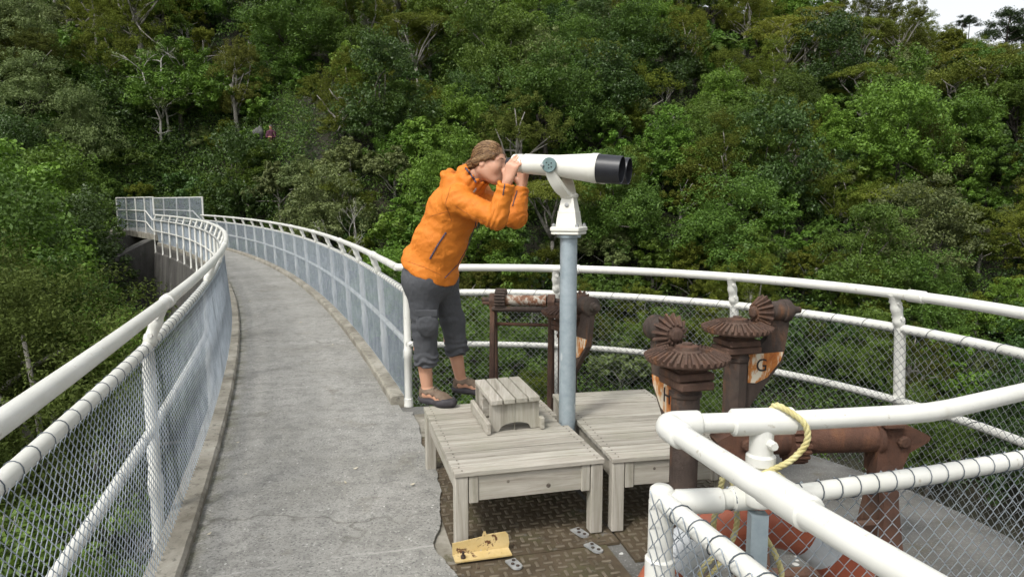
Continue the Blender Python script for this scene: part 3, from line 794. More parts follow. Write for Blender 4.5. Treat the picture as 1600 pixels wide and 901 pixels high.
# the skyline pines
for px, py, Y, s in ((1578, 45, 96, .95), (1604, 60, 99, .9), (1506, 34, 92, .28), (1515, 36, 94, .3)):
    p = pix(px, py, Y); plant('pine', 0, p.x, p.y, s, z=p.z - 11 * s * .72)
# big trees standing in the valley left of the dam
for x, y, top, k, v_, s in ((-9.6, 13.6, .9, 'nearolive', 0, 1.0), (-12.2, 15.5, 1.5, 'nearolive', 1, 1.05), (-8.9, 9.8, -.9, 'nearolive', 1, .9), (-12.6, 20.0, -.4, 'bright', 1, .85), (-10.4, 18.6, -1.6, 'bright', 0, .8),
                          (-14.2, 18.0, 1.6, 'green', 0, 1.25), (-16.5, 21.5, 3.4, 'bright', 2, 1.3), (-12.8, 10.2, .4, 'nearolive', 0, 1.0), (-6.6, 8.2, -2.6, 'green', 1, .95), (-5.6, 5.6, -2.8, 'bright', 1, .85), (-4.6, 3.6, -3.2, 'green', 0, .85), (-8.4, 5.6, -1.6, 'nearolive', 1, .8), (-7.4, 11.4, -2.6, 'dead', 0, 1.1), (-6.6, 9.4, -2.4, 'dead', 1, 1.0),
                          (-20.5, 24, 4.4, 'grey', 0, 1.4), (-15.8, 25.6, 1.6, 'dark', 0, .9), (-19, 29.5, 3.4, 'bright', 0, 1.0)):
    H = {'olive': 6.2, 'nearolive': 9.4, 'dead': 4.6, 'dark': 5.4}.get(k, 5.0) * s
    plant(k, v_, x, y, s, z=top - H)
PLACED = [(o.location.x, o.location.y, 2.0 * s) for o, k, s in TREES]
# the rest of the bush: jittered rows over what the photograph can see
STEP0 = 2.5
grid = []
yy = 14.0
while yy < 88:
    step = STEP0 + .026 * yy
    for xx in np.arange(-64, 84, step):
        grid.append((xx + rnd.uniform(-.45, .45) * step, yy + rnd.uniform(-.45, .45) * step))
    yy += step * .92
KP = ['bright'] * 27 + ['green'] * 20 + ['dark'] * 14 + ['olive'] * 26 + ['brown'] * 4 + ['layer'] * 6 + ['grey'] * 9 + ['dead'] * 3 + ['fern'] * 3
n_auto = 0
cand = []
for x, y in grid:
    z = tz(x, y); px, py, d = project((x, y, z + 2.5))
    if px is None or not (-110 < px < 1710) or not (-110 < py < 760): continue
    if math.hypot(x - BC.x, y - BC.y) < 11.5: continue
    a, r = polar(x, y)
    if 5 < a < 44.5 and 72.5 < r < 85.5 and z > -9.5: continue
    if 5 < a < 43.4 and 76 < r < 84.5: continue
    if -13 < x < -3 and y < 26 and r < 80: continue
    if any((x - q[0]) ** 2 + (y - q[1]) ** 2 < (q[2] * .55) ** 2 for q in PLACED): continue
    # hidden behind the ridge
    hid = False
    for f in (.6, .75, .88, .95):
        sx_, sy_ = x * f, y * f
        if tz(sx_, sy_) > EYE.z + (z + 5 - EYE.z) * f + 1.2: hid = True
    if hid: continue
    cand.append((x, y, z, px, py, d))
rnd.shuffle(cand)
print('candidates', len(cand), len(TREES)); cand = cand[:300 - len(TREES) - 1] if len(cand) > 300 - len(TREES) - 1 else cand
for x, y, z, px, py, d in cand:
    k = rnd.choice(KP)
    if px < 170 and py < 260 and rnd.random() < .5: k = rnd.choice(['brown', 'olive', 'grey'])
    if px > 1150 and py < 150 and rnd.random() < .45: k = rnd.choice(['olive', 'olive', 'brown', 'layer'])
    if k == 'fern' and d > 60: k = 'green'
    s = rnd.uniform(.72, 1.2)
    if k == 'layer': s *= .85
    if k == 'dead': s *= .8
    if py > 430: s *= .72
    plant(k, rnd.randrange(3), x, y, s, stretch=rnd.uniform(.85, 1.15))

# shrubs filling the gaps between the trees
SH = []
for q in range(9000):
    if len(SH) >= 290: break
    px, py = rnd.uniform(-40, 1640), rnd.uniform(40, 640)
    if q < 900: px, py = rnd.uniform(170, 430), rnd.uniform(170, 345)
    if q > 900 and px < 330 and py > 330: continue
    p = along_pixel(px, py, 12, 70)
    if p is None: continue
    X, Y = p.x, p.y; a, r = polar(X, Y)
    if q < 900 and len(SH) > 110: continue
    if math.hypot(X - BC.x, Y - BC.y) < 10 or (5 < a < 43.2 and 76.5 < r < 84) or (5 < a < 45 and 72 < r < 85 and Y < 30): continue
    if any((X - e[0]) ** 2 + (Y - e[1]) ** 2 < (.9 + .016 * Y) ** 2 for e in SH): continue
    if plant(rnd.choice(['shrub_bright'] * 4 + ['shrub_green'] * 4 + ['shrub_olive'] * 3 + ['shrub_grey'] * 2), rnd.randrange(2), X, Y, rnd.uniform(.75, 1.3) * (1 if Y < 30 else 1.15), z=p.z - (1.0 if q < 900 else .35)): SH.append((X, Y))

# low undergrowth that hides the soil: uncountable
npr = np.random.default_rng(5)
def hits(n, x0, x1, y0, y1):
    """points of the slope met by n sight lines spread over the view"""
    px, py = npr.uniform(x0, x1, n), npr.uniform(y0, y1, n)
    u = (px - 800) / FPX; v = -(py - 450.5) / FPX; dy = math.cos(PITCH) + v * math.sin(PITCH); kx = u / dy; kz = (-math.sin(PITCH) + v * math.cos(PITCH)) / dy
    Yh = np.full(n, np.nan)
    for Y in np.arange(10, 78, .3):
        m = np.isnan(Yh) & (EYE.z + kz * Y < terr(kx * Y, Y)); Yh[m] = Y
    ok = ~np.isnan(Yh); return np.stack([(kx * Yh)[ok], Yh[ok]], 1)
HP = np.concatenate([hits(9500, -60, 1660, -20, 720), hits(1800, 130, 480, 120, 345), hits(1500, -40, 260, 60, 700)])
cs, rs_ = [], []
for X, Y in HP + npr.normal(size=HP.shape) * .25:
    a, r = polar(X, Y)
    if math.hypot(X - BC.x, Y - BC.y) < 6 or (5 < a < 43 and 77.5 < r < 82.5): continue
    cs.append((X, Y, tz(X, Y) + npr.uniform(.0, .75))); rs_.append(npr.uniform(.35, .8))
cs = np.array(cs); rs_ = np.array(rs_); hlf = len(cs) // 2
V4 = leaf_quads(cs, rs_, 44, .125, npr, flat=.7, up=.5, ratio=.42)
o = crown_object("undergrowth", V4, FM['green'], None); o.data.materials.append(FM['dark'])
o.data.polygons.foreach_set("material_index", np.repeat(npr.integers(0, 2, len(cs)), 44).astype(np.int32)); o.data.update()
tag(o, "tangled low green undergrowth covering the slope between the trees", "undergrowth", kind="stuff")
# ------------------------------------------------------------------ railings with chain-link mesh
def resample(pts, step):
    pts = [Vector(p) for p in pts]; L = [0]
    for i in range(1, len(pts)): L.append(L[-1] + (pts[i] - pts[i - 1]).length)
    n = max(2, int(L[-1] / step) + 1); out = []; j = 0
    for i in range(n):
        s = min(i * step, L[-1])
        while j < len(L) - 2 and L[j + 1] < s: j += 1
        f = (s - L[j]) / max(1e-9, L[j + 1] - L[j]); out.append(pts[j].lerp(pts[j + 1], f))
    return out
def chain_link(name, pts, zlo, zhi, mat, parent, w=.0235, r=.0015, lean=.0):
    """woven diamond mesh along a plan line; zlo / zhi may be functions of the distance along it"""
    P = resample([(p[0], p[1], 0) for p in pts], w); n = len(P) - 1
    A = np.array([(p.x, p.y) for p in P])
    fl = zlo if callable(zlo) else (lambda s: zlo); fh = zhi if callable(zhi) else (lambda s: zhi)
    vs, qs, base = [], [], 0
    K = 3
    for i in range(n):
        s = i * w; z0, z1 = fl(s), fh(s); m = max(2, int(round((z1 - z0) / w)) + 1)
        j = np.arange(m); idx = i + ((i + j) % 2)
        z = z1 - j * w
        T = A[i + 1] - A[i]; T /= np.linalg.norm(T) + 1e-9; N = np.array([-T[1], T[0]])
        off = np.where(((i + j) % 2) == 0, 1, -1) * r * .8
        xy = A[idx] + N * (off - lean * j * w / max(.01, z1 - z0))[:, None]
        c = np.concatenate([xy, z[:, None]], 1)
        ring = []
        for k in range(K):
            a = 2 * math.pi * k / K; d = np.array([N[0] * math.cos(a) + T[0] * math.sin(a), N[1] * math.cos(a) + T[1] * math.sin(a), 0]) * r
            # lean half of each ring's width across the wire so that it keeps its thickness on the slant
            ring.append(c + d + np.array([0, 0, 1]) * (r * .7 * math.sin(a)) * np.where(((i + j) % 2) == 0, 1, -1)[:, None])
        v = np.stack(ring, 1).reshape(-1, 3); vs.append(v)
        jj = np.arange(m - 1)
        for k in range(K):
            l = (k + 1) % K
            qs.append(base + np.stack([jj * K + k, jj * K + l, (jj + 1) * K + l, (jj + 1) * K + k], 1))
        base += m * K
    return np_mesh(name, np.concatenate(vs), np.concatenate(qs), mat, parent)
def wire_ties(pts, r, step, parent, mat, jit=.3, wire=.0016):
    """one lacing wire wound along a rail, with tight and loose turns"""
    P = resample(pts, .008); n = len(P); out = []; ang = rnd.uniform(0, 6.28); target = step
    for i in range(0, n):
        T = (P[min(i + 2, n - 1)] - P[max(i - 2, 0)]).normalized(); N = T.cross(V(0, 0, 1)).normalized(); B = N.cross(T)
        # most of a turn is made within a short length, then the wire runs along underneath
        ph = (i * .008 / step) % 1.0; f = min(1.0, ph / .42)
        k = math.floor(i * .008 / step) + f; a = -1.57 + 2 * math.pi * k
        out.append((P[i], N, B, a))
    fine = []
    for i in range(len(out) - 1):
        p0, N, B, a0 = out[i]; p1, _, _, a1 = out[i + 1]
        m = max(1, int((a1 - a0) / .55) + 1)
        for j in range(m):
            u = j / m; a = a0 + (a1 - a0) * u; fine.append(p0.lerp(p1, u) + (N * math.cos(a) + B * math.sin(a)) * (r + .002))
    mb = MB(); mb.tube(fine, wire, 4); return mb.build("lacing_wire", mat, parent, smooth=True)
def fit_profile(mb, top, low, r):
    """cast fitting between the lower and the upper rail: collars, a waist and a lean"""
    top, low = Vector(top), Vector(low); d = top - low; pts, rs = [], []
    for u, f in ((0, 1.0), (.12, 1.0), (.16, 1.18), (.26, 1.18), (.30, 1.0), (.42, 1.0), (.5, 1.12), (.58, 1.20), (.66, 1.08), (.72, .98), (.86, 1.02), (1.0, 1.2)):
        pts.append(low + d * u); rs.append(r * f)
    mb.tube(pts, rs, 12)
def railing(root, posts, top, mid2, mid, mesh_pts, mesh_lo, rr=.028, mesh_hi=.90, mat_wire=None, tie_step=.12, collars=(), zfoot=0.0, ties_mid=True, joint=(), tie_wire=.0016, tie_mat=None, wire_r=.0015, lean=0):
    """posts: (foot, low-rail point, top-rail point)"""
    mb = MB(); mb.tube(top, rr, 14)
    for p in joint: mb.lathe([(rr * 1.02, -.05), (rr * 1.22, -.045), (rr * 1.22, .045), (rr * 1.02, .05)], p[0], p[1], 14)
    mb.build("top_rail", M['white'], root, smooth=True)
    MB().tube(mid2, rr * .92, 12).build("mesh_rail", M['white'], root, smooth=True)
    MB().tube(mid, rr * .78, 12).build("middle_rail", M['white'], root, smooth=True)
    for foot, low, tp in posts:
        foot, low, tp = Vector(foot), Vector(low), Vector(tp); pr = .030
        mb = MB(); d = (low - foot)
        pts = [foot, foot + d * .02, foot + d * .025, foot + d * .07, foot + d * .075, foot + d * .42, foot + d * .43, foot + d * .50, foot + d * .51, low]
        rs = [pr * 1.25, pr * 1.25, pr * 1.18, pr * 1.18, pr, pr, pr * 1.2, pr * 1.2, pr, pr]
        mb.tube(pts, rs, 14); po = mb.build("post", M['white'], root, smooth=True)
        mb = MB(); fit_profile(mb, tp, low, pr * .92)
        ax = (low - foot).cross(V(1, .2, 0)).normalized()
        for u in (.3, .74): mb.lathe([(.012, -pr * 1.3), (.012, pr * 1.3)], low.lerp(tp, u), ax, 8)
        mb.build("rail_fitting", M['white'], po, smooth=True)
    wire_ties(mid2, rr * .92, tie_step, root, tie_mat or M['tie'], wire=tie_wire)
    if ties_mid: wire_ties(mid, rr * .78, .45, root, tie_mat or M['tie'])
    chain_link("chain_link_mesh", mesh_pts, mesh_lo, mesh_hi, mat_wire or M['wire'], root, r=wire_r, lean=lean)

def arcpts(a0, a1, r, z, st=.25):
    n = max(2, int(abs(a1 - a0) / st) + 1); return [arc(a0 + (a1 - a0) * i / (n - 1), r, z) for i in range(n)]
Z1, Z2, Z3 = 1.10, .90, .49
# left of the walkway
c = arc(20, 79.74)
lf = thing("walkway_railing", "long white pipe railing with blue-grey chain link mesh left of the walkway", "railing", (c.x, c.y, 0), group="walkway railings")
A0, A1 = 11.0, 36.4
LP = [13.0, 15.0, 17.05, 19.1, 20.55, 21.9, 23.2, 24.4, 25.55, 26.65, 27.7, 28.75, 29.75, 30.75, 31.9, 33.0, 34.15, 35.3, 36.4]
posts = [(arc(a, 79.72, -.42), arc(a, 79.725, Z2), arc(a, 79.80, Z1)) for a in LP]
railing(lf, posts, arcpts(A0, A1, 79.80, Z1), arcpts(A0, A1, 79.725, Z2), arcpts(A0, A1, 79.725, Z3), arcpts(A0, A1, 79.758, 0, .1), .03, joint=[(arc(a + .12, 79.80, Z1), (arc(a + .2, 79.8) - arc(a, 79.8)).normalized()) for a in LP[::2]], rr=.030, tie_mat=M['tie'], wire_r=.0019, lean=.068)
# right of the walkway
c = arc(20, 81.25)
rf = thing("walkway_railing", "long white pipe railing with grey chain link mesh right of the walkway, behind the woman", "railing", (c.x, c.y, 0), group="walkway railings")
A0, A1 = A_COR + .03, 35.6
RP = [18.27, 19.30, 20.25, 21.2, 22.2, 23.3, 24.4, 25.45, 26.55, 27.6, 28.65, 29.7, 30.75, 31.8, 32.9, 34.0, 35.5]
posts = [(arc(a, 81.33, -.02 if i == 0 else -.35), arc(a, 81.27, Z2), arc(a, 81.19, Z1)) for i, a in enumerate(RP)]
railing(rf, posts[1:], arcpts(A0, A1, 81.19, Z1), arcpts(A0, A1, 81.27, Z2), arcpts(A0, A1, 81.27, Z3), arcpts(A0, A1, 81.235, 0, .1), .03, joint=[(arc(a - .1, 81.19, Z1), (arc(a + .2, 81.2) - arc(a, 81.2)).normalized()) for a in RP[1::2]], rr=.029, wire_r=.0015)
# tall mesh fences on the bridge at the far end
def tall_fence(label, r, a0, a1, sgn):
    c = arc(a0, r); root = thing("mesh_fence", label, "fence", (c.x, c.y, .34), group="tall mesh fences")
    zt, z2, z1 = 1.78, 1.24, .80
    def jog(zlow, zhigh):
        pts = [arc(a0, r, zlow), arc(a0 + .25, r, zlow), arc(a0 + .75, r, zlow + (zhigh - zlow) * .5), arc(a0 + 1.2, r, zhigh)]
        return pts + arcpts(a0 + 1.5, a1, r, zhigh)
    MB().tube(arcpts(a0, a1, r, zt), .026, 10).build("top_rail", M['white'], root, smooth=True)
    MB().tube(jog(Z2, z2), .024, 10).build("middle_rail", M['white'], root, smooth=True)
    MB().tube(jog(Z3, z1), .024, 10).build("middle_rail", M['white'], root, smooth=True)
    for i, a in enumerate([a0 + (a1 - a0) * k / 4 for k in range(5)]):
        if i == 0: MB().tube([arc(a, r, Z1), arc(a, r, zt)], .032, 10).build("post", M['white'], root, smooth=True)
        else: MB().tube([arc(a, r, .341), arc(a, r, zt)], .028, 10).build("post", M['white'], root, smooth=True)
    step = R(1) * r
    chain_link("chain_link_mesh", arcpts(a0, a1, r + sgn * .03, 0, .1), lambda s: .05 if s < .9 * step else .36, zt, M['wire'], root)
tall_fence("tall white-framed mesh fence on the left edge of the far bridge", 79.74, 36.4, 41.6, 1)
tall_fence("tall white-framed mesh fence on the right edge of the far bridge", 81.27, 35.6, 41.8, -1)

# round balcony railing
def bal(deg, r, z): a = R(deg); return V(BC.x + r * math.cos(a), BC.y + r * math.sin(a), z)
br = thing("balcony_railing", "round white pipe railing with chain link mesh curving behind the rusty gears", "railing", (BC.x, BC.y + BR, 0))
B0, B1 = 101.0, -62.0
def balp(a0, a1, r, z): n = 60; return [bal(a0 + (a1 - a0) * i / n, r, z) for i in range(n + 1)]
cp = arc(A_COR + .05, 81.27)
posts = [((cp.x, cp.y, -.02), (cp.x, cp.y, Z2), V(*bal(B0, 2.63, Z1)))]
for a in (76.5, 48.0, 24.5, 0.0, -26.0, -52.0):
    posts.append((bal(a, BR + .09, -.35), bal(a, BR - .005, Z2), bal(a, BR - .075, Z1)))
railing(br, posts, [arc(A_COR + .03, 81.19, Z1)] + balp(B0 - 2, B1, BR - .075, Z1), [V(cp.x, cp.y, Z2)] + balp(B0 - 2, B1, BR - .005, Z2), [V(cp.x, cp.y, Z3)] + balp(B0 - 2, B1, BR - .005, Z3),
        [V(cp.x + .03, cp.y - .03, 0)] + balp(B0 - 2, B1, BR - .04, 0), .0, rr=.028, mat_wire=M['wire_dark'], tie_step=.2, wire_r=.0019, joint=[(bal(a - 3, BR - .075, Z1), (bal(a - 4, 1, 0) - bal(a - 2, 1, 0)).normalized()) for a in (76.5, 24.5)])

# guard rail nearest the camera: two branches from one corner
gr = thing("guard_rail", "near white pipe guard rail with a sharp corner and a rope on it", "railing", (.36, 1.58, 0))
ga = [V(.345, 1.545, Z1), V(.66, 1.577, Z1), V(.93, 1.622, Z1), V(1.0, 1.640, Z1), V(1.07, 1.67, Z1), V(1.38, 1.835, Z1), V(2.2, 2.27, Z1)]
gb = [V(.345, 1.545, Z1), V(.435, 1.215, Z1), V(.54, .89, Z1), V(.75, .24, Z1), V(.95, -.4, Z1)]
mb = MB(); mb.tube([ga[0] + (ga[1] - ga[0]).normalized() * .05] + ga[1:], .0228, 18); mb.tube([gb[0] + (gb[1] - gb[0]).normalized() * .05] + gb[1:], .0240, 18)
dA_, dB_ = (ga[1] - ga[0]).normalized(), (gb[1] - gb[0]).normalized(); q0, q2 = ga[0] + dB_ * .085, ga[0] + dA_ * .085; e0, e2 = ga[0] + dB_ * .034, ga[0] + dA_ * .034
elb = [q0, q0 - dB_ * .003, q0 - dB_ * .006, e0] + [e0 * (1 - u) ** 2 + ga[0] * 2 * u * (1 - u) + e2 * u * u for u in (.15, .3, .45, .6, .75, .9)] + [e2, q2 - dA_ * .006, q2 - dA_ * .003, q2]
mb.tube(elb, [.0245, .0285, .0302, .0302] + [.0302] * 6 + [.0302, .0302, .0285, .0235], 20)
tee = V(.575, 1.568, Z1); dirA = (ga[1] - ga[0]).normalized()
mb.lathe([(.026, -.075), (.0315, -.07), (.0315, .07), (.026, .075)], tee, dirA, 18)
p = gb[0].lerp(gb[2], .62); mb.lathe([(.026, -.06), (.031, -.055), (.031, .055), (.026, .06)], p, gb[1] - gb[0], 18)
mb.build("top_rail", M['white'], gr, smooth=True)
# post under the tee: cast collar, bolt, white upper part and bare zinc below the mesh rail
mb = MB(); mb.tube([tee, tee - V(0, 0, .03), tee - V(0, 0, .075), tee - V(0, 0, .08), tee - V(0, 0, .10), tee - V(0, 0, .105), tee - V(0, 0, .16), tee - V(0, 0, .165), tee - V(0, 0, .195), tee - V(0, 0, .2)],
                   [.027, .027, .027, .0335, .0335, .028, .028, .032, .032, .028], 18)
mb.lathe([(.0, .045), (.009, .045), (.011, .038), (.011, .0)], tee - V(-.008, 0, .045), V(.15, -1, 0), 8)
mb.lathe([(.0, .042), (.008, .042), (.010, .035), (.010, .0)], tee - V(-.012, 0, .18), V(.55, -.8, 0), 8)
po = mb.build("post", M['white'], gr, smooth=True)
MB().box(V(tee.x, tee.y + .0, .45), (.04, .03, .86)).build("post_foot", M['galv'], po)
la = [V(.352, 1.57, .905), V(.45, 1.579, .905), V(.70, 1.62, .905), V(1.08, 1.738, .905), V(1.43, 1.862, .905), V(2.2, 2.29, .905)]
lb_ = [V(.352, 1.585, .905), V(.47, 1.20, .905), V(.57, .87, .905), V(.78, .22, .905), V(.98, -.42, .905)]
mb = MB(); mb.tube(la, .0235, 16); mb.lathe([(.0242, -.05), (.029, -.045), (.029, .06), (.0242, .065)], V(.43, 1.577, .905), la[1] - la[0], 16)
mb.lathe([(.0242, -.06), (.029, -.055), (.029, .055), (.0242, .06)], V(.575, 1.60, .905), la[2] - la[1], 16)
mb.tube(lb_, .0235, 16); mb.lathe([(.0, .036), (.02, .034), (.027, .028), (.029, .02), (.029, -.045), (.024, -.05)], V(.352, 1.585, .905), V(0, 0, 1), 16)
mb.build("mesh_rail", M['white'], gr, smooth=True)
mb = MB(); mb.tube([V(.352, 1.585, -.02), V(.352, 1.585, .0), V(.352, 1.585, .70), V(.352, 1.585, .705), V(.352, 1.585, .76), V(.352, 1.585, .765), V(.352, 1.585, .9)], [.045, .03, .03, .036, .036, .03, .03], 16)
mb.build("post", M['white'], gr, smooth=True)
MB().tube([p - V(0, 0, .42) for p in la], .02, 12).build("middle_rail", M['white'], gr, smooth=True)
MB().tube([p - V(0, 0, .42) for p in lb_], .02, 12).build("middle_rail", M['white'], gr, smooth=True)
wire_ties(la, .0235, .055, gr, M['tie'], jit=.5); wire_ties(lb_, .0235, .075, gr, M['tie'], jit=.25)
nA = V(.1, -1, 0).normalized() * -.03
chain_link("chain_link_mesh", [p + V(.02, .027, 0) for p in la], .0, .925, M['wire'], gr, w=.024, r=.0016)
chain_link("chain_link_mesh", [p + V(-.03, -.008, 0) for p in lb_], .0, .93, M['wire'], gr, w=.024, r=.0016)
mb = MB()
c0 = la[2].lerp(la[1], .72); T = (la[2] - la[1]).normalized(); N = T.cross(V(0, 0, 1))
mb.tube([c0 + T * (.012 * k / 42) + (N * math.cos(k * .4488) + V(0, 0, 1) * math.sin(k * .4488)) * .026 for k in range(43)], .0022, 5)
mb.build("binding_wire", M['tie'], gr, smooth=True)
# ------------------------------------------------------------------ floor plates by the tables
def chequer(name, label, o, ux, L, W, holes=()):
    """steel plate with a basket-weave tread of short raised bars"""
    o = Vector(o); ux = Vector((math.cos(R(ux)), math.sin(R(ux)), 0)); uy = V(-ux.y, ux.x, 0)
    root = thing(name, label, "floor plate", o, group="chequer plates of the balcony floor")
    mb = MB(); mb.prism([(0, 0), (L, 0), (L, W), (0, W)], o + V(0, 0, -.016), ux, uy, .012); mb.build("plate", M['chequer'], root)
    mb = MB(); p = .052; n, m = int(L / p), int(W / p)
    for i in range(n):
        for j in range(m):
            c = o + ux * (i + .5) * p + uy * (j + .5) * p + V(0, 0, -.0085)
            a, b = (.044, .013) if (i + j) % 2 else (.013, .044)
            mm = Matrix((ux, uy, V(0, 0, 1))).transposed()
            mb.cbox(c, (a, b, .009), .003, M=mm)
    mb.build("tread_bars", M['tread'], root); return root, ux, uy
def hinge(root, c, ang, L=.1, W=.05):
    c = Vector(c); ux = V(math.cos(R(ang)), math.sin(R(ang)), 0); uy = V(-ux.y, ux.x, 0)
    mb = MB()
    out = [(-L / 2, -W / 2), (L / 2 - W / 2, -W / 2)] + [(L / 2 - W / 2 + math.sin(a) * W / 2, -math.cos(a) * W / 2) for a in [math.pi * k / 8 for k in range(1, 8)]] + [(L / 2 - W / 2, W / 2), (-L / 2, W / 2)]
    mb.prism(out, c + V(0, 0, -.0015), ux, uy, .008); st = mb.build("hinge_strap", M['strap'], root)
    mb = MB()
    for a, b in ((-.3, .18), (.0, -.2), (.27, .05)): mb.lathe([(.0085, .002), (.0085, .006), (.0, .0075)], c + ux * a * L + uy * b * W, V(0, 0, 1), 8)
    mb.build("bolt_heads", M['rust_dark'], st)
cp1, ux1, uy1 = chequer("chequer_plate", "rusty chequer steel plate under the wooden table beside the yellow bracket", (-.245, 2.995, 0), 14.5, .785, 1.75)
hinge(cp1, (.335, 3.268, 0), -58); 
cp2, _, _ = chequer("chequer_plate", "mossy chequer steel plate nearest the photo's bottom edge, in front of the tables", (-.09, 2.20, 0), 14.5, .76, .80)
hinge(cp2, (.385, 3.115, 0), -58 + 0); hinge(cp2, (.012, 2.966, 0), -62, .09, .05)
cp3, _, _ = chequer("chequer_plate", "chequer steel plate behind the near guard rail under the rusty gears", (.56, 3.02, 0), 12, .95, 1.6)

# yellow angle bracket bolted to the edge
yb = thing("steel_bracket", "short chipped yellow angle bracket lying beside the table leg", "bracket", (-.12, 3.0, 0))
ux = V(.965, .262, 0).normalized(); uy = V(-ux.y, ux.x, 0); o = V(-.252, 2.965, 0)
mb = MB(); mb.prism([(0, .002), (.262, .002), (.268, .03), (.262, .072), (.25, .085), (.16, .082), (.155, .098), (.145, .1), (.14, .075), (0, .06)], o + uy * .075, ux, V(0, 0, 1), .007)
mb.prism([(0, 0), (.262, 0), (.262, .07), (0, .07)], o + V(0, 0, .0065), ux, uy, .007)
mb.build("angle_plate", M['yellow'], yb)
mb = MB(); mb.lathe([(.012, 0), (.012, .012), (.0, .014)], o + ux * .04 + uy * .025 + V(0, 0, .01), V(0, 0, 1), 6); mb.lathe([(.006, 0), (.006, .03), (.0, .03)], o + ux * .04 + uy * .025 + V(0, 0, .01), V(0, 0, 1), 8)
mb.build("bolt", M['rust_dark'], yb)

# ------------------------------------------------------------------ timber platforms and step
def timber_table(label, o, yaw, W, L, ztop, nb, pole=None):
    root = thing("wooden_platform", label, "platform", o, group="timber viewing platforms")
    ux = V(math.cos(R(yaw)), math.sin(R(yaw)), 0); uy = V(-ux.y, ux.x, 0); mm = Matrix((ux, uy, V(0, 0, 1))).transposed(); o = Vector(o)
    def loc_obj(mb, name, mat):
        ob = mb.build(name, mat, root, local=True); ob.rotation_euler = (0, 0, R(yaw)); return ob
    th = .024; mb = MB(); bw = L / nb
    for k in range(nb):
        a, b = k * bw + .0055, (k + 1) * bw - .0055; zt = ztop - th / 2 + rnd.uniform(-.0015, .0015)
        if pole and a - .056 < pole[1] < b + .056:
            # boards notched round the pole
            rr = .056; yy0 = max(a, pole[1] - rr); yy1 = min(b, pole[1] + rr)
            near = min(abs(a - pole[1]), abs(b - pole[1])) if not (a < pole[1] < b) else 0
            cut = math.sqrt(max(0, rr * rr - near * near))
            if pole[0] > W / 2: mb.cbox(((pole[0] - cut) / 2, (a + b) / 2, zt), (pole[0] - cut, b - a, th), .0025)
            else: mb.cbox(((pole[0] + cut + W) / 2, (a + b) / 2, zt), (W - pole[0] - cut, b - a, th), .0025)
        else: mb.cbox((W / 2, (a + b) / 2, zt), (W, b - a, th), .0025)
    loc_obj(mb, "deck_boards", M['wood_x'])
    mb = MB()
    for k in range(nb):
        for x in (.035, W - .035):
            for dy in (.27, .73): mb.lathe([(.0042, 0), (.0042, .0008), (0, .001)], (x + rnd.uniform(-.004, .004), (k + dy) * bw, ztop + .0016), V(0, 0, 1), 7)
    loc_obj(mb, "screw_heads", M['rust_dark'])
    lw = .062; zt = ztop - th - .001
    for x, y in ((lw / 2 + .004, lw / 2 + .012), (W - lw / 2 - .004, lw / 2 + .012), (lw / 2 + .004, L - lw / 2 - .012), (W - lw / 2 - .004, L - lw / 2 - .012)):
        h = zt + .006
        mb = MB(); mb.cbox((x, y, zt - h / 2), (lw, lw, h), .004); loc_obj(mb, "leg", M['wood_z'])
    for y, s in ((.036, 0), (L - .036, 1)):
        mb = MB(); mb.cbox((W / 2, y, zt - .063), (W - 2 * lw - .02, .03, .122), .003); ap = loc_obj(mb, "apron", M['wood_x'])
        yy = y + (-.006 if s == 0 else .006)
        for x in (lw + .030, W - lw - .030): mb = MB(); mb.cbox((x, yy, zt - .066), (.044, .032, .13), .003); mb.build("cleat", M['wood_z'], ap, local=True)
        if s == 0:
            mb = MB(); kn = mb.lathe([(.0, .0009), (.006, .001), (.011, .0006), (.0115, 0)], (W * .62, y - .0155, zt - .085), V(0, -1, 0), 12); mb.lathe([(.0, .0009), (.004, .001), (.007, .0006), (.0075, 0)], (W * .35, y - .0155, zt - .045), V(0, -1, 0), 12)
            mb.build("wood_knot", M['knot'], ap, local=True)
    for x in (.034, W - .034):
        mb = MB(); mb.cbox((x, L / 2, zt - .053), (.03, L - 2 * lw - .04, .10), .003); loc_obj(mb, "side_rail", M['wood_y'])
    return root
TOP = .37
pole_xy = V(.312, 3.872, 0)
def inplane(o, yaw, p):
    ux = V(math.cos(R(yaw)), math.sin(R(yaw)), 0); uy = V(-ux.y, ux.x, 0); d = Vector(p) - Vector(o); return d.dot(ux), d.dot(uy)
O1, Y1 = (-.262, 3.085, 0), 14.5; O2, Y2 = (.487, 3.27, 0), 11.0
timber_table("weathered grey timber platform that the woman stands on", O1, Y1, .735, 1.10, TOP, 12, inplane(O1, Y1, pole_xy))
timber_table("empty weathered timber platform right of the binocular pole", O2, Y2, .635, 1.19, TOP, 13, inplane(O2, Y2, pole_xy))

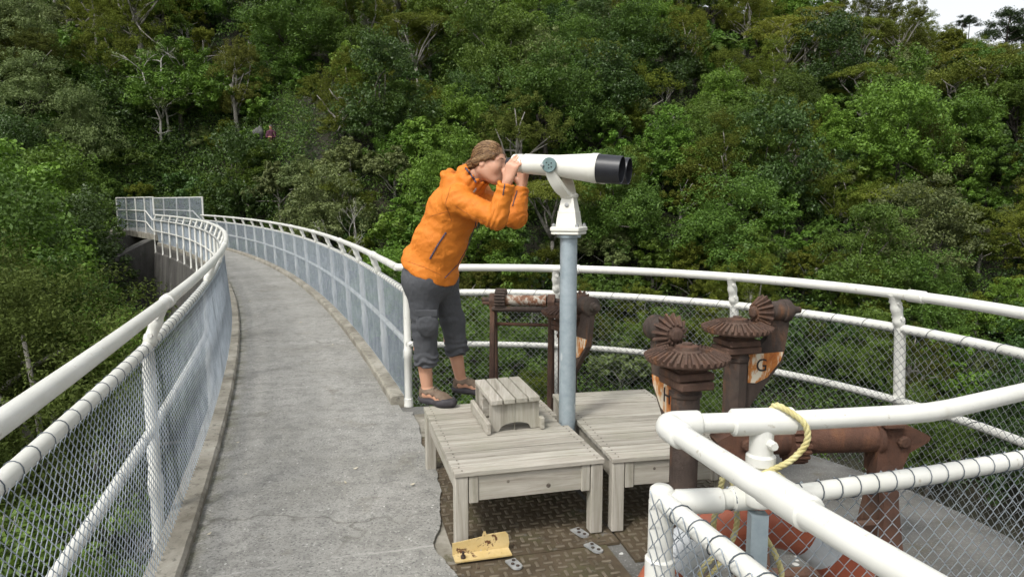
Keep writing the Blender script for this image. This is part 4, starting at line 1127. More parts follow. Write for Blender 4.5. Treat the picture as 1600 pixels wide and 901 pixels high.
st = thing("step_stool", "small weathered wooden step box on the platform by the woman's feet", "step stool", (-.04, 3.9, TOP))
o = V(-.118, 3.652, TOP); yaw = 19; ux = V(math.cos(R(yaw)), math.sin(R(yaw)), 0); uy = V(-math.sin(R(14)), math.cos(R(14)), 0); mm = Matrix((ux, uy, V(0, 0, 1))).transposed()
def stb(name, boxes, mat, parent=st):
    mb = MB()
    for c, s in boxes: mb.cbox(o + ux * c[0] + uy * c[1] + V(0, 0, c[2]), s, .003, M=mm)
    ob = mb.build(name, mat, parent); return ob
W_, L_, H_ = .285, .44, .185
stb("tread_boards", [((W_ * (k + .5) / 4, L_ / 2 - .012, H_ - .014), (W_ / 4 - .008, L_ + .02, .027)) for k in range(4)], M['wood_y'])
for yy in (.014, L_ - .04):
    mb = MB()
    for k in range(2):
        x0, x1 = W_ * (.01 + .49 * k), W_ * (.495 + .49 * k); arch = [(x0, 0.004)]
        for q in range(0, 13):
            x = x0 + (x1 - x0) * q / 12; u = (x / W_ - .5) / .32; z = .004 + .042 * math.sqrt(max(0, 1 - u * u)) ** .8 if abs(u) < 1 else .004
            arch.append((x, z))
        arch += [(x1, H_ - .0285), (x0, H_ - .0285)]
        mb.prism(arch, o + uy * yy + V(0, 0, 0), ux, V(0, 0, 1), .022)
    mb.build("arched_panel", M['wood_z'], st)
for x in (-.013, W_ + .008):
    stb("runner", [((x, L_ / 2 - .02, .035), (.024, L_ + .03, .062))], M['wood_y'])
stb("inner_shelf", [((W_ / 2, L_ * .74, .075), (W_ - .03, .1, .14))], M['wood_x'])

# ------------------------------------------------------------------ binoculars on their pole
bi = thing("binocular_stand", "large cream mounted binoculars with black hoods on a grey steel pole", "binoculars", (pole_xy.x, pole_xy.y, 0))
px_, py_ = pole_xy.x, pole_xy.y
zf = pix(889, 361, py_).z
mb = MB(); mb.tube([V(px_, py_, -.02), V(px_, py_, zf - .03)], .047, 28); mb.lathe([(.047, 0), (.066, .0), (.066, .02), (.047, .021)], V(px_, py_, zf - .034), V(0, 0, 1), 28)
mb.build("pole", M['galv'], bi, smooth=True)
AX = V(math.cos(R(22.5)), -math.sin(R(22.5)), 0); LAT = V(AX.y, -AX.x, 0)   # LAT points to the camera side
LAT = V(-math.sin(R(22.5)), -math.cos(R(22.5)), 0)
mb = MB()
m3 = Matrix((AX, LAT, V(0, 0, 1))).transposed()
mb.cbox(V(px_, py_, zf + .012), (.165, .165, .026), .006, M=m3); mb.cbox(V(px_, py_, zf - .010), (.155, .155, .014), .004, M=m3)
zp = pix(889, 309, py_).z
b0 = zf + .025
def frust(mb, z0, z1, a0, b0_, a1, b1_):
    vs = [V(px_, py_, z) + AX * (sx * a) + LAT * (sy * b) for z, a, b in ((z0, a0, b0_), (z1, a1, b1_)) for sx, sy in ((-1, -1), (1, -1), (1, 1), (-1, 1))]
    mb.add(vs, [(3, 2, 1, 0), (4, 5, 6, 7)] + [(k, (k + 1) % 4, 4 + (k + 1) % 4, 4 + k) for k in range(4)])
mid_ = b0 + (zp - b0) * .5
frust(mb, b0, mid_, .059, .055, .049, .046); frust(mb, mid_ + .003, zp, .047, .044, .033, .034); mb.cbox(V(px_, py_, mid_ + .0015), (.1, .095, .006), .002, M=m3)
mb.build("pedestal", M['cream'], bi)
mb = MB()
for sx in (-1, 1):
    for sy in (-1, 1): mb.lathe([(.011, 0), (.011, .012), (.007, .012), (.007, .018), (0, .018)], V(px_, py_, zf + .025) + AX * sx * .066 + LAT * sy * .066, V(0, 0, 1), 6)
mb.lathe([(.012, 0), (.012, .004), (.006, .006), (0, .004)], V(px_, py_, mid_ + .04) + LAT * .042, LAT, 10)
mb.build("bolts", M['strap'], bi, smooth=True)
TD = V(AX.x * math.cos(R(4.5)), AX.y * math.cos(R(4.5)), -math.sin(R(4.5)))   # the tubes dip slightly
zc = 1.788; CEN = V(px_, py_, zc); SEP = .160
UP = LAT.cross(TD); UP = UP if UP.z > 0 else -UP
for s in (1, -1):
    c = CEN + LAT * s * SEP / 2
    mb = MB(); mb.lathe([(.0, -.300), (.042, -.300), (.0475, -.294), (.0500, -.265), (.0510, -.240), (.0445, -.238), (.0445, -.230), (.0535, -.227), (.0545, -.15), (.0555, -.10), (.0575, -.04), (.067, .06), (.0755, .15), (.0775, .152), (.0785, .182), (.0775, .186), (.0, .186)], c, TD, 40)
    tb = mb.build("tube", M['cream'], bi, smooth=True, auto=30)
    mb = MB(); mb.lathe([(.074, .17), (.0745, .187), (.0715, .31), (.0690, .312), (.0665, .31), (.067, .2), (.0, .196)], c, TD, 40)
    mb.build("lens_hood", M['black'], bi, smooth=True, auto=30)
    mb = MB(); mb.lathe([(.0, -.332), (.016, -.332), (.022, -.337), (.026, -.332), (.029, -.315), (.032, -.298)], c, TD, 24)
    mb.build("eyepiece", M['black'], bi, smooth=True)
mb = MB(); mb.cbox(CEN + TD * .02, (.25, SEP * .7, .055), .01, M=Matrix((TD, LAT, UP)).transposed()); mb.build("bridge_block", M['cream'], bi)
# pivot knobs and the U-shaped yoke
PV = CEN - TD * .065
for s in (1, -1):
    c = PV + LAT * s * (SEP / 2 + .05); mb = MB()
    mb.lathe([(.016, -.02), (.018, .004), (.037, .006), (.040, .010), (.040, .022), (.037, .026), (.0, .026)], c, LAT * s, 28)
    kn = mb.build("pivot_knob", M['teal'], bi, smooth=True, auto=30)
    mb = MB()
    for a, b in ((0, 0), (.014, .010), (-.013, .011), (.002, -.016), (.016, -.010)): mb.lathe([(.004, 0), (.004, .0012), (0, .0012)], c + LAT * s * .026 + TD * a + UP * b, LAT * s, 8)
    mb.build("pin_holes", M['grout'], kn)
    mb = MB(); mb.lathe([(.008, 0), (.009, .01), (.0, .013)], c + LAT * s * .026 - TD * .034 - UP * .004, LAT * s, 10); mb.build("clamp_screw", M['strap'], kn, smooth=True)
    mb = MB(); mb.cbox(c - LAT * s * .018 + TD * .048 + UP * .002, (.05, .03, .024), .004, M=Matrix((TD, LAT, UP)).transposed()); mb.build("side_lug", M['cream'], bi)
def yoke():
    mb = MB(); base = V(px_, py_, zp + .012)
    for s in (1, -1):
        p0 = PV + LAT * s * (SEP / 2 + .052) - UP * .03; p3 = base + LAT * s * .03 + V(0, 0, .004)
        p1 = p0.lerp(p3, .35) + AX * -.006 + LAT * s * .022; p2 = p0.lerp(p3, .78) + LAT * s * .034 - V(0, 0, .022)
        pts = []
        for i in range(13):
            u = i / 12; pts.append(p0 * (1 - u) ** 3 + p1 * 3 * u * (1 - u) ** 2 + p2 * 3 * u * u * (1 - u) + p3 * u ** 3)
        vs = []; n = len(pts)
        for i, p in enumerate(pts):
            t = (pts[min(i + 1, n - 1)] - pts[max(i - 1, 0)]).normalized(); w_ = AX; nn = t.cross(w_).normalized(); w_ = nn.cross(t)
            hw = .024 + .006 * math.sin(math.pi * i / 12); ht = .009 + .004 * (i / 12)
            for a, b in ((-1, -1), (1, -1), (1, 1), (-1, 1)): vs.append(p + w_ * a * hw + nn * b * ht)
        fs = [(i * 4 + k, i * 4 + (k + 1) % 4, (i + 1) * 4 + (k + 1) % 4, (i + 1) * 4 + k) for i in range(n - 1) for k in range(4)] + [(3, 2, 1, 0), tuple((n - 1) * 4 + k for k in range(4))]
        mb.add(vs, fs)
    mb.lathe([(.042, -.016), (.050, -.008), (.050, .006), (.040, .014), (0, .016)], base, V(0, 0, 1), 20)
    return mb.build("yoke", M['cream'], bi, smooth=True, auto=50)
yoke()

# ------------------------------------------------------------------ rusty valve gears
def bevel_ring(mb, c, axis, r_in, r_out, z_in, z_out, n, tw, th):
    """radial bevel teeth on a cone from (r_in, z_in) to (r_out, z_out)"""
    ax = Vector(axis).normalized(); u = ax.orthogonal().normalized(); w = ax.cross(u)
    for k in range(n):
        a = 2 * math.pi * k / n; d = u * math.cos(a) + w * math.sin(a); t = -u * math.sin(a) + w * math.cos(a)
        sl = (d * (r_out - r_in) + ax * (z_out - z_in)).normalized(); nn = t.cross(sl); nn = nn if nn.dot(ax) > 0 else -nn
        vs = []
        for r, z, f in ((r_in, z_in, .68), (r_out, z_out, 1.0)):
            p = Vector(c) + d * r + ax * z
            for sx, hz, wd in ((-1, -.5, 1), (1, -.5, 1), (1, 1, .55), (-1, 1, .55)): vs.append(p + t * sx * tw * f * wd / 2 + nn * hz * th * f)
        mb.add(vs, [(0, 1, 2, 3), (7, 6, 5, 4), (0, 4, 5, 1), (1, 5, 6, 2), (2, 6, 7, 3), (3, 7, 4, 0)])
def letter_mesh(ch, size, depth):
    cu = bpy.data.curves.new("letter", 'FONT'); cu.body = ch; cu.size = size; cu.extrude = depth; cu.align_x = 'CENTER'; cu.align_y = 'CENTER'
    ob = bpy.data.objects.new("letter", cu); COL.objects.link(ob); dg = bpy.context.evaluated_depsgraph_get()
    me = bpy.data.meshes.new_from_object(ob.evaluated_get(dg)); bpy.data.objects.remove(ob); bpy.data.curves.remove(cu)
    vs = [v.co.copy() for v in me.vertices]; fs = [tuple(p.vertices) for p in me.polygons]; bpy.data.meshes.remove(me); return vs, fs
def gear_stand(label, x, y, psi, zg, letter=None, rg=.172, lside=1, colr=.066):
    root = thing("valve_gear", label, "gear", (x, y, 0), group="rusty toothed gear pedestals")
    o = V(x, y, 0); d = V(math.cos(R(psi)), math.sin(R(psi)), 0); t = V(-d.y, d.x, 0); Zu = V(0, 0, 1)
    mm = Matrix((d, t, Zu)).transposed()
    mb = MB(); mb.lathe([(.15, -.022), (.15, 0.01), (.085, .015), (colr, .04), (colr, zg - .17), (colr * 1.12, zg - .165), (colr * 1.16, zg - .15), (colr * 1.05, zg - .145), (colr * 1.02, zg - .115)], o, Zu, 8 if letter == 'G' else 20)
    mb.build("column", M['rust_dark'], root, smooth=True, auto=30)
    mb = MB(); mb.cbox(o + Zu * (zg - .105), (.20, .155, .035), .006, M=mm); mb.cbox(o + Zu * (zg - .068), (.175, .17, .032), .006, M=mm); mb.cbox(o + Zu * (zg - .045), (.13, .13, .02), .006, M=mm)
    mb.build("head_block", M['rust'], root)
    mb = MB(); mb.lathe([(.06, -.036), (.10, -.030), (rg * .96, -.016), (rg * .985, -.006), (rg * .93, .004), (rg * .64, .028), (rg * .55, .028), (rg * .53, .012), (.062, .012), (.06, .03), (.05, .036), (.048, .05), (.022, .052), (.022, .064), (0, .066)], o + Zu * zg, Zu, 48)
    bevel_ring(mb, o + Zu * zg, Zu, rg * .60, rg * 1.01, .030, -.004, 36, .0175, .018)
    mb.build("crown_gear", M['rust'], root, smooth=True, auto=25)
    mb = MB(); mb.lathe([(.05, .03), (.05, .052), (.034, .056), (.032, .056)], o + Zu * zg, Zu, 6); mb.build("hub_nut", M['rust_red'], root)
    # pinion: its axis lies along -d, meshing with the crown's rim
    rp = .072; ax = -d; pc = o + d * rg * .80 + Zu * (zg + .022 + rp * .82)
    mb = MB(); mb.lathe([(.034, -.05), (rp * .88, -.034), (rp * .90, -.026), (rp * .5, .035), (.03, .038), (.03, .052), (.02, .058), (0, .06)], pc, ax, 32)
    bevel_ring(mb, pc, ax, rp * .46, rp * 1.0, .036, -.026, 15, .0165, .020)
    mb.build("pinion", M['rust'], root, smooth=True, auto=25)
    # bearing housing and spindle behind it
    mb = MB(); mb.lathe([(.044, .045), (.052, .05), (.052, .12), (.060, .125), (.060, .16), (.048, .168), (.032, .171), (.030, .195), (.020, .20), (.018, .235), (.0, .237)], pc, d, 28)
    mb.build("bearing_housing", M['rust_dark'], root, smooth=True, auto=30)
    # web that carries the housing: one casting, and the painted panel with its letter low on it
    zc_ = pc.z; off = rg * .8
    outline = [(colr * .6, zg - .13), (colr + .06, zg - .10), (off + .03, zg - .06), (off + .058, zg + .02), (off + .06, zc_ - .03), (off + .165, zc_ - .02), (off + .16, zc_ - .09), (off + .142, zg - .13), (off + .135, zg - .18), (off + .02, zg - .32), (colr * .9, zg - .45), (colr * .6, zg - .52)]
    mb = MB(); mb.prism(outline, o, d, Zu, .036); mb.build("web", M['rust_dark'], root)
    pan = [(colr * 1.0, zg - .135), (off + .134, zg - .135), (off + .118, zg - .18), (off + .04, zg - .265), (colr + .05, zg - .29), (colr * 1.0, zg - .285)]
    mb = MB(); mb.prism(pan, o - t * .0195 * lside, d, Zu, .004); pn = mb.build("painted_panel", M['letter_paint'], root)
    if letter:
        vs, fs = letter_mesh(letter, .095, .0012); mb = MB()
        c = o + d * (colr + .078 if letter == 'G' else colr + .062) - t * (.0228 * lside) + Zu * (zg - .2)
        dd = d * lside
        mb.add([c + dd * v.x + Zu * v.y - t * lside * v.z for v in vs], fs); mb.build("letter", M['letter'], pn)
    return root
gear_stand("rusty toothed gear pedestal with a peeling letter H panel, nearest the platform's corner", .742, 2.93, 106, .945, 'H', lside=-1, colr=.060)
gear_stand("rusty toothed gear pedestal with an orange panel lettered G", 1.158, 3.57, 16, .955, 'G', colr=.062)
gear_stand("rusty toothed gear pedestal half hidden behind the grey binocular pole", .375, 4.66, -64, .865, None)

def winch(label, pa, pb, H, gear_r, drum_r, mat_drum, style, leg_spread=.13, gear_at=.16, w2=False):
    """two splayed frames carrying a drum shaft with a toothed wheel"""
    pa, pb = Vector(pa), Vector(pb); root = thing("winch", label, "winch", (pa.x, pa.y, 0), group="rusty sluice winches")
    d = (pb - pa).normalized(); t = V(-d.y, d.x, 0); Zu = V(0, 0, 1); L = (pb - pa).length
    top = pa + Zu * H
    for i, p in enumerate((pa, pb)):
        mb = MB()
        for s in (-1, 1):
            f = p + t * s * leg_spread; tp = p + t * s * .032 + Zu * (H - .05)
            k = (tp - f).normalized(); a = d; b = k.cross(a).normalized()
            if style == 'thin':
                mb.cbox((f + tp) / 2 + V(0, 0, 0), (.034, .045, (tp - f).length), .004, M=Matrix((a, b, k)).transposed())
            else:
                mb.prism([(-.05, 0), (.05, 0), (.034, .5 * H), (.04, .8 * H), (-.04, .8 * H), (-.034, .5 * H)], f + t * s * -.01, d, k, .035)
        # cap casting
        sg = -1 if i == 0 else 1
        if style == 'thin':
            mb.prism([(-.045, -.06), (.045, -.06), (.05, .0), (.03, .045), (-.03, .045), (-.05, .0)], p + Zu * H, t, Zu, .05)
            mb.cbox(p + Zu * (H - .02) + d * sg * .03, (.09, .06, .022), .004, M=Matrix((d, t, Zu)).transposed())
        else:
            cap = [(-.06, -.16), (.05, -.16), (.085, -.06), (.17, -.012), (.18, .008), (.165, .02), (.05, .075), (-.03, .085), (-.06, .06)]
            mb.prism([(a * sg, b) for a, b in cap], p + Zu * H, d, Zu, .10)
            mb.cbox(p + Zu * (H + .072) + d * sg * -.005, (.09, .17, .025), .006, M=Matrix((d, t, Zu)).transposed())
            for s in (-1, 1): mb.lathe([(.028, 0), (.028, .014), (.02, .024), (0, .026)], p + Zu * (H - .005) + d * sg * .05 + t * s * .05, t * s, 10)
        mb.build("frame", M['rust'] if style == 'thin' else M['rust_red'], root)
    mb = MB(); mb.lathe([(.02, -.08), (.02, L + .06)], top, d, 14); mb.build("shaft", M['rust_dark'], root, smooth=True)
    mb = MB(); mb.lathe([(drum_r * 1.35, .02), (drum_r * 1.35, .035), (drum_r, .037), (drum_r, L - .06), (drum_r * 1.15, L - .055), (drum_r * 1.15, L - .035)], top, d, 28)
    mb.build("drum", mat_drum, root, smooth=True, auto=30)
    mb = MB(); gc = top + d * L * gear_at; n = 22
    mb.lathe([(gear_r * .88, -.035), (gear_r * .88, .035)], gc, d, 44)
    for k in range(n):
        a = 2 * math.pi * k / n; e = t * math.cos(a) + Zu * math.sin(a); f = d.cross(e)
        mb.prism([(-.38 * gear_r * 6.28 / n, 0), (.38 * gear_r * 6.28 / n, 0), (.2 * gear_r * 6.28 / n, gear_r * .15), (-.2 * gear_r * 6.28 / n, gear_r * .15)], gc + e * gear_r * .86, f, e, .072)
    mb.build("spur_gear", M['rust_red'] if style != 'thin' else M['rust_dark'], root)
    if style == 'thin':
        MB().tube([pa + Zu * (H - .055) - t * .05, pb + Zu * (H - .055) - t * .05], .019, 12).build("lower_shaft", M['rust_dark'], root, smooth=True)
        MB().tube([pa + Zu * (H - .17), pb + Zu * (H - .17)], .012, 8).build("tie_rod", M['rust_red'], root, smooth=True)
    else:
        MB().tube([pa + Zu * (.16), pb + Zu * (.16)], .016, 8).build("tie_rod", M['rust_red'], root, smooth=True)
        MB().box(pa.lerp(pb, .5) + V(0, -.16, .01), (L + .2, .07, .05), math.atan2(d.y, d.x)).build("base_rail", M['rust_red'], root)
    return root
winch("rusty winch on thin splayed legs with a flaking white drum, behind the step box", (-.13, 4.92, 0), (.275, 4.86, 0), .915, .082, .038, M['drum_paint'], 'thin', .11, .13)
winch("heavy red-brown rusty winch with a thick bare drum behind the near guard rail", (1.06, 2.99, 0), (1.66, 3.03, 0), .565, .108, .066, M['rust_red'], 'heavy', .12, .30)

# ------------------------------------------------------------------ lifebuoy and rope
lbn = thing("lifebuoy", "faded orange lifebuoy with grey tape bands behind the near mesh", "lifebuoy", (.67, 1.78, .44))
bc = V(.665, 1.79, .425); bx = V(.985, .17, 0).normalized(); tilt = .10; bz = (V(0, 0, 1) + V(-.17, .985, 0) * tilt).normalized(); by = bx.cross(bz)
def torus_arc(a0, a1, R0, rx, ry, n=60, m=20, closed=False):
    mb = MB()
    vs = []
    for i in range(n + (0 if closed else 1)):
        a = a0 + (a1 - a0) * i / n; d = bx * math.cos(a) + bz * math.sin(a)
        for k in range(m):
            b = 2 * math.pi * k / m; vs.append(bc + d * (R0 + rx * math.cos(b)) + by * (ry * math.sin(b)))
    N = n if closed else n + 1
    fs = [(i * m + k, ((i + 1) % N) * m + k, ((i + 1) % N) * m + (k + 1) % m, i * m + (k + 1) % m) for i in range(n) for k in range(m)]
    return mb.add(vs, fs)
torus_arc(0, 2 * math.pi, .315, .068, .052, 96, 24, True).build("ring", M['buoy'], lbn, smooth=True)
for a in (R(54), R(129), R(-50), R(-135)):
    torus_arc(a - .15, a + .15, .315, .0705, .0545, 12, 24).build("reflective_band", M['tape'], lbn, smooth=True)
def rope_strands(mb, pts, r, turns_per_m=28):
    P = resample(pts, .006); tw = 0; ang = 0
    N = None; tracks = [[], [], []]
    for i, p in enumerate(P):
        T = (P[min(i + 1, len(P) - 1)] - P[max(i - 1, 0)]).normalized()
        if N is None: N = T.orthogonal().normalized()
        N = (N - T * N.dot(T)).normalized(); B = T.cross(N); ang += .006 * turns_per_m * 2 * math.pi / 1.0 * .9
        for k in range(3): tracks[k].append(p + (N * math.cos(ang + k * 2.0944) + B * math.sin(ang + k * 2.0944)) * r * .5)
    for tr in tracks: mb.tube(tr, r * .56, 7)
def smooth_path(ctrl, n=10):
    ctrl = [Vector(c) for c in ctrl]; out = []
    for i in range(len(ctrl) - 1):
        p0, p1, p2, p3 = ctrl[max(i - 1, 0)], ctrl[i], ctrl[i + 1], ctrl[min(i + 2, len(ctrl) - 1)]
        for k in range(n):
            u = k / n; out.append(.5 * ((2 * p1) + (p2 - p0) * u + (2 * p0 - 5 * p1 + 4 * p2 - p3) * u * u + (3 * p1 - p0 - 3 * p2 + p3) * u ** 3))
    out.append(ctrl[-1]); return out
rp = thing("rope", "yellow twisted rope looped over the near guard rail", "rope", (.62, 1.6, 0))
tx, ty = tee.x, tee.y
loop = [V(tx + .025, ty + .03, Z1 + .0), V(tx + .028, ty + .005, Z1 + .036), V(tx + .045, ty - .018, Z1 + .034), V(tx + .082, ty - .036, Z1 + .006), V(tx + .088, ty - .038, Z1 - .035), V(tx + .06, ty - .036, Z1 - .075), V(tx + .02, ty - .034, Z1 - .10), V(tx - .02, ty - .036, Z1 - .115), V(tx - .042, ty - .01, Z1 - .125), V(tx - .03, ty + .032, Z1 - .13), V(tx + .01, ty + .036, Z1 - .125), V(tx + .036, ty + .008, Z1 - .125), V(tx + .055, ty - .006, Z1 - .14), V(tx + .06, ty - .004, Z1 - .165)]
mb = MB(); rope_strands(mb, smooth_path(loop, 8), .0075); mb.build("loop", M['rope'], rp, smooth=True, auto=0)
mb = MB(); mb.tube([loop[-1] + V(0, 0, .004), loop[-1] + V(.0, 0, -.03)], .0098, 10); mb.build("taped_end", M['blacktape'], rp, smooth=True)
hang = [V(tx - .06, ty + .085, .93), V(tx - .065, ty + .10, .86), V(tx - .075, ty + .095, .80), V(tx - .06, ty + .10, .74), V(tx - .10, ty + .10, .68), V(tx - .08, ty + .13, .62), V(tx, ty + .12, .6), V(tx + .07, ty + .12, .65), V(tx + .03, ty + .10, .70), V(tx - .03, ty + .09, .73)]
hang2 = [V(tx - .035, ty + .085, .92), V(tx - .02, ty + .10, .86), V(tx - .02, ty + .09, .80), V(tx - .05, ty + .09, .72), V(tx - .09, ty + .11, .64)]
hang3 = [V(tx + .01, ty + .10, .86), V(tx + .045, ty + .09, .79), V(tx + .085, ty + .09, .72), V(tx + .10, ty + .10, .66), V(tx + .06, ty + .12, .6)]
mb = MB(); rope_strands(mb, smooth_path(hang, 8), .0075); rope_strands(mb, smooth_path(hang2, 8), .0075); rope_strands(mb, smooth_path(hang3, 8), .0075); mb.build("coil", M['rope'], rp, smooth=True, auto=0)

# ------------------------------------------------------------------ fallen leaves on the walkway
me0 = None
for i, (px, py) in enumerate([(327, 838), (385, 519), (377, 549), (391, 472), (436, 470), (470, 505), (556, 735), (384, 744), (372, 694), (540, 757), (645, 760), (421, 427), (405, 440), (566, 552), (520, 540)]):
    d = pixray(px, py); k = -EYE.z / d.z; p = EYE + d * k
    mb = MB(); a = rnd.uniform(0, 6.28); L = rnd.uniform(.010, .020); u = V(math.cos(a), math.sin(a), 0); w = V(-u.y, u.x, 0); z = .014
    q = [p - u * L, p - u * L * .2 + w * L * .55, p + u * L + V(0, 0, .006), p + u * .1 * L - w * L * .5]
    mb.add([x + V(0, 0, z) for x in q] + [x + V(0, 0, z + .0015 + .002 * (j % 2)) for j, x in enumerate(q)], [(0, 3, 2, 1), (4, 5, 6, 7), (0, 1, 5, 4), (1, 2, 6, 5), (2, 3, 7, 6), (3, 0, 4, 7)])
    tag(mb.build("fallen_leaf", M['petal']), "small pale fallen leaf lying on the concrete walkway", "leaf", "pale fallen leaves on the walkway")
# ------------------------------------------------------------------ bodies and clothes: smooth-blended volumes turned into one surface
class SDF:
    def __init__(s, lo, hi, h):
        s.lo = np.array(lo, float); s.h = h; s.n = np.maximum(4, np.ceil((np.array(hi) - s.lo) / h).astype(int) + 1)
        s.D = np.full(s.n, 1.0, np.float32)
    def _sl(s, lo, hi):
        a = np.clip(np.floor((np.array(lo) - s.lo) / s.h).astype(int), 0, s.n - 1); b = np.clip(np.ceil((np.array(hi) - s.lo) / s.h).astype(int) + 1, 1, s.n)
        g = [s.lo[k] + np.arange(a[k], b[k]) * s.h for k in range(3)]
        return tuple(slice(a[k], b[k]) for k in range(3)), np.meshgrid(*g, indexing='ij')
    def _apply(s, sl, f, k, sub):
        A = s.D[sl]; f = f.astype(np.float32)
        if sub: f = -f; h = np.clip(.5 - .5 * (f - A) / k, 0, 1); s.D[sl] = A * (1 - (1 - h)) * 0 + (f * (1 - h) + A * h) + k * h * (1 - h) if False else np.maximum(A, f) if k <= 1e-6 else A + (f - A) * np.clip(.5 + .5 * (f - A) / k, 0, 1) + k * np.clip(.5 + .5 * (f - A) / k, 0, 1) * (1 - np.clip(.5 + .5 * (f - A) / k, 0, 1))
        else:
            if k <= 1e-6: s.D[sl] = np.minimum(A, f)
            else:
                h = np.clip(.5 + .5 * (A - f) / k, 0, 1); s.D[sl] = A * (1 - h) + f * h - k * h * (1 - h)
    def cone(s, a, b, ra, rb, k=.02, flat=None, fs=1.0, sub=False):
        """tapered round limb from a to b; flat: direction along which it is fs times thinner"""
        a, b = np.array(a, float), np.array(b, float); r = max(ra, rb) * 1.05 + k * 1.5 + s.h * 3
        if fs > 1: pass
        elif fs < 1: r = r
        rr = r * max(1, fs)
        sl, G = s._sl(np.minimum(a, b) - rr, np.maximum(a, b) + rr)
        P = np.stack(G, -1) - a; ba = b - a
        L2 = ba.dot(ba) + 1e-12; t = np.clip((P @ ba) / L2, 0, 1); q = P - t[..., None] * ba
        if flat is not None:
            n = np.array(flat, float); n /= np.linalg.norm(n); dn = q @ n
            q = q + (dn * (1 / fs - 1))[..., None] * n
            d = np.linalg.norm(q, axis=-1) - (ra + (rb - ra) * t); d = d * min(1, fs) if fs < 1 else d
        else: d = np.linalg.norm(q, axis=-1) - (ra + (rb - ra) * t)
        s._apply(sl, d, k, sub)
    def ell(s, c, rad, axes=None, k=.02, sub=False):
        c = np.array(c, float); rad = np.array(rad, float); R3 = np.eye(3) if axes is None else np.array([list(a) for a in axes], float)
        r = rad.max() + k * 1.5 + s.h * 3
        sl, G = s._sl(c - r, c + r); P = (np.stack(G, -1) - c) @ R3.T
        k0 = np.linalg.norm(P / rad, axis=-1); k1 = np.linalg.norm(P / rad ** 2, axis=-1) + 1e-9
        s._apply(sl, k0 * (k0 - 1) / k1, k, sub)
    def cut(s, p, n, box_r=None, k=.004):
        """remove what lies beyond the plane through p with normal n, within box_r of p"""
        p, n = np.array(p, float), np.array(n, float); n /= np.linalg.norm(n); r = box_r
        sl, G = s._sl(p - r, p + r); d = -((np.stack(G, -1) - p) @ n)
        A = s.D[sl]; s.D[sl] = np.maximum(A, -d.astype(np.float32))
    def mesh(s):
        D = s.D; ins = D < 0; nx, ny, nz = D.shape
        C = [ins[i:nx - 1 + i, j:ny - 1 + j, k:nz - 1 + k] for i in (0, 1) for j in (0, 1) for k in (0, 1)]
        anyi = C[0].copy(); alli = C[0].copy()
        for c in C[1:]: anyi |= c; alli &= c
        act = anyi & ~alli; cells = np.argwhere(act); idx = -np.ones(act.shape, np.int64); idx[act] = np.arange(len(cells))
        pos = np.zeros((len(cells), 3)); cnt = np.zeros(len(cells))
        i, j, k = cells.T
        cor = [(a, b, c) for a in (0, 1) for b in (0, 1) for c in (0, 1)]
        for p in cor:
            for ax in range(3):
                if p[ax]: continue
                q = list(p); q[ax] = 1
                d0 = D[i + p[0], j + p[1], k + p[2]]; d1 = D[i + q[0], j + q[1], k + q[2]]
                m = (d0 < 0) != (d1 < 0); t = np.where(m, d0 / np.where(m, d0 - d1, 1), 0)
                e = np.array(p, float)[None, :].repeat(len(cells), 0); e[:, ax] += t
                pos += e * m[:, None]; cnt += m
        V_ = s.lo + (cells + pos / np.maximum(cnt, 1)[:, None]) * s.h
        quads = []
        for ax in range(3):
            o = [(1, 2), (2, 0), (0, 1)][ax]
            sh = [slice(None)] * 3; sh2 = [slice(None)] * 3
            sh[ax] = slice(0, D.shape[ax] - 1); sh2[ax] = slice(1, D.shape[ax])
            for t_ in o: sh[t_] = slice(1, D.shape[t_] - 1); sh2[t_] = slice(1, D.shape[t_] - 1)
            a = ins[tuple(sh)]; b = ins[tuple(sh2)]; e = np.argwhere(a != b)
            if len(e) == 0: continue
            flip = a[tuple(e.T)]
            e = e.copy()
            for t_ in o: e[:, t_] += 1
            def cell(du, dv):
                q = e.copy(); q[:, o[0]] += du; q[:, o[1]] += dv; return idx[q[:, 0], q[:, 1], q[:, 2]]
            Q = np.stack([cell(-1, -1), cell(0, -1), cell(0, 0), cell(-1, 0)], 1)
            Q[~flip] = Q[~flip][:, ::-1]; quads.append(Q)
        return V_, np.concatenate(quads)
def sdf_obj(name, S, mat, parent, wrinkle=None, relax=2):
    v, q = S.mesh(); ok = (q >= 0).all(1); q = q[ok]
    for _ in range(relax):
        acc = np.zeros_like(v); n = np.zeros(len(v))
        for a, b in ((0, 1), (1, 2), (2, 3), (3, 0)):
            np.add.at(acc, q[:, a], v[q[:, b]]); np.add.at(acc, q[:, b], v[q[:, a]]); np.add.at(n, q[:, a], 1); np.add.at(n, q[:, b], 1)
        v = v * .45 + acc / np.maximum(n, 1)[:, None] * .55
    if wrinkle is not None:
        e1 = v[q[:, 2]] - v[q[:, 0]]; e2 = v[q[:, 3]] - v[q[:, 1]]; fn = np.cross(e1, e2); vn = np.zeros_like(v)
        for a in range(4): np.add.at(vn, q[:, a], fn)
        vn /= np.linalg.norm(vn, axis=1)[:, None] + 1e-12
        v = v + vn * np.array([wrinkle(Vector(p)) for p in v])[:, None]
    o = np_mesh(name, v, q, mat, parent, smooth=True)
    return o
def T3(p): return (p.x, p.y, p.z)

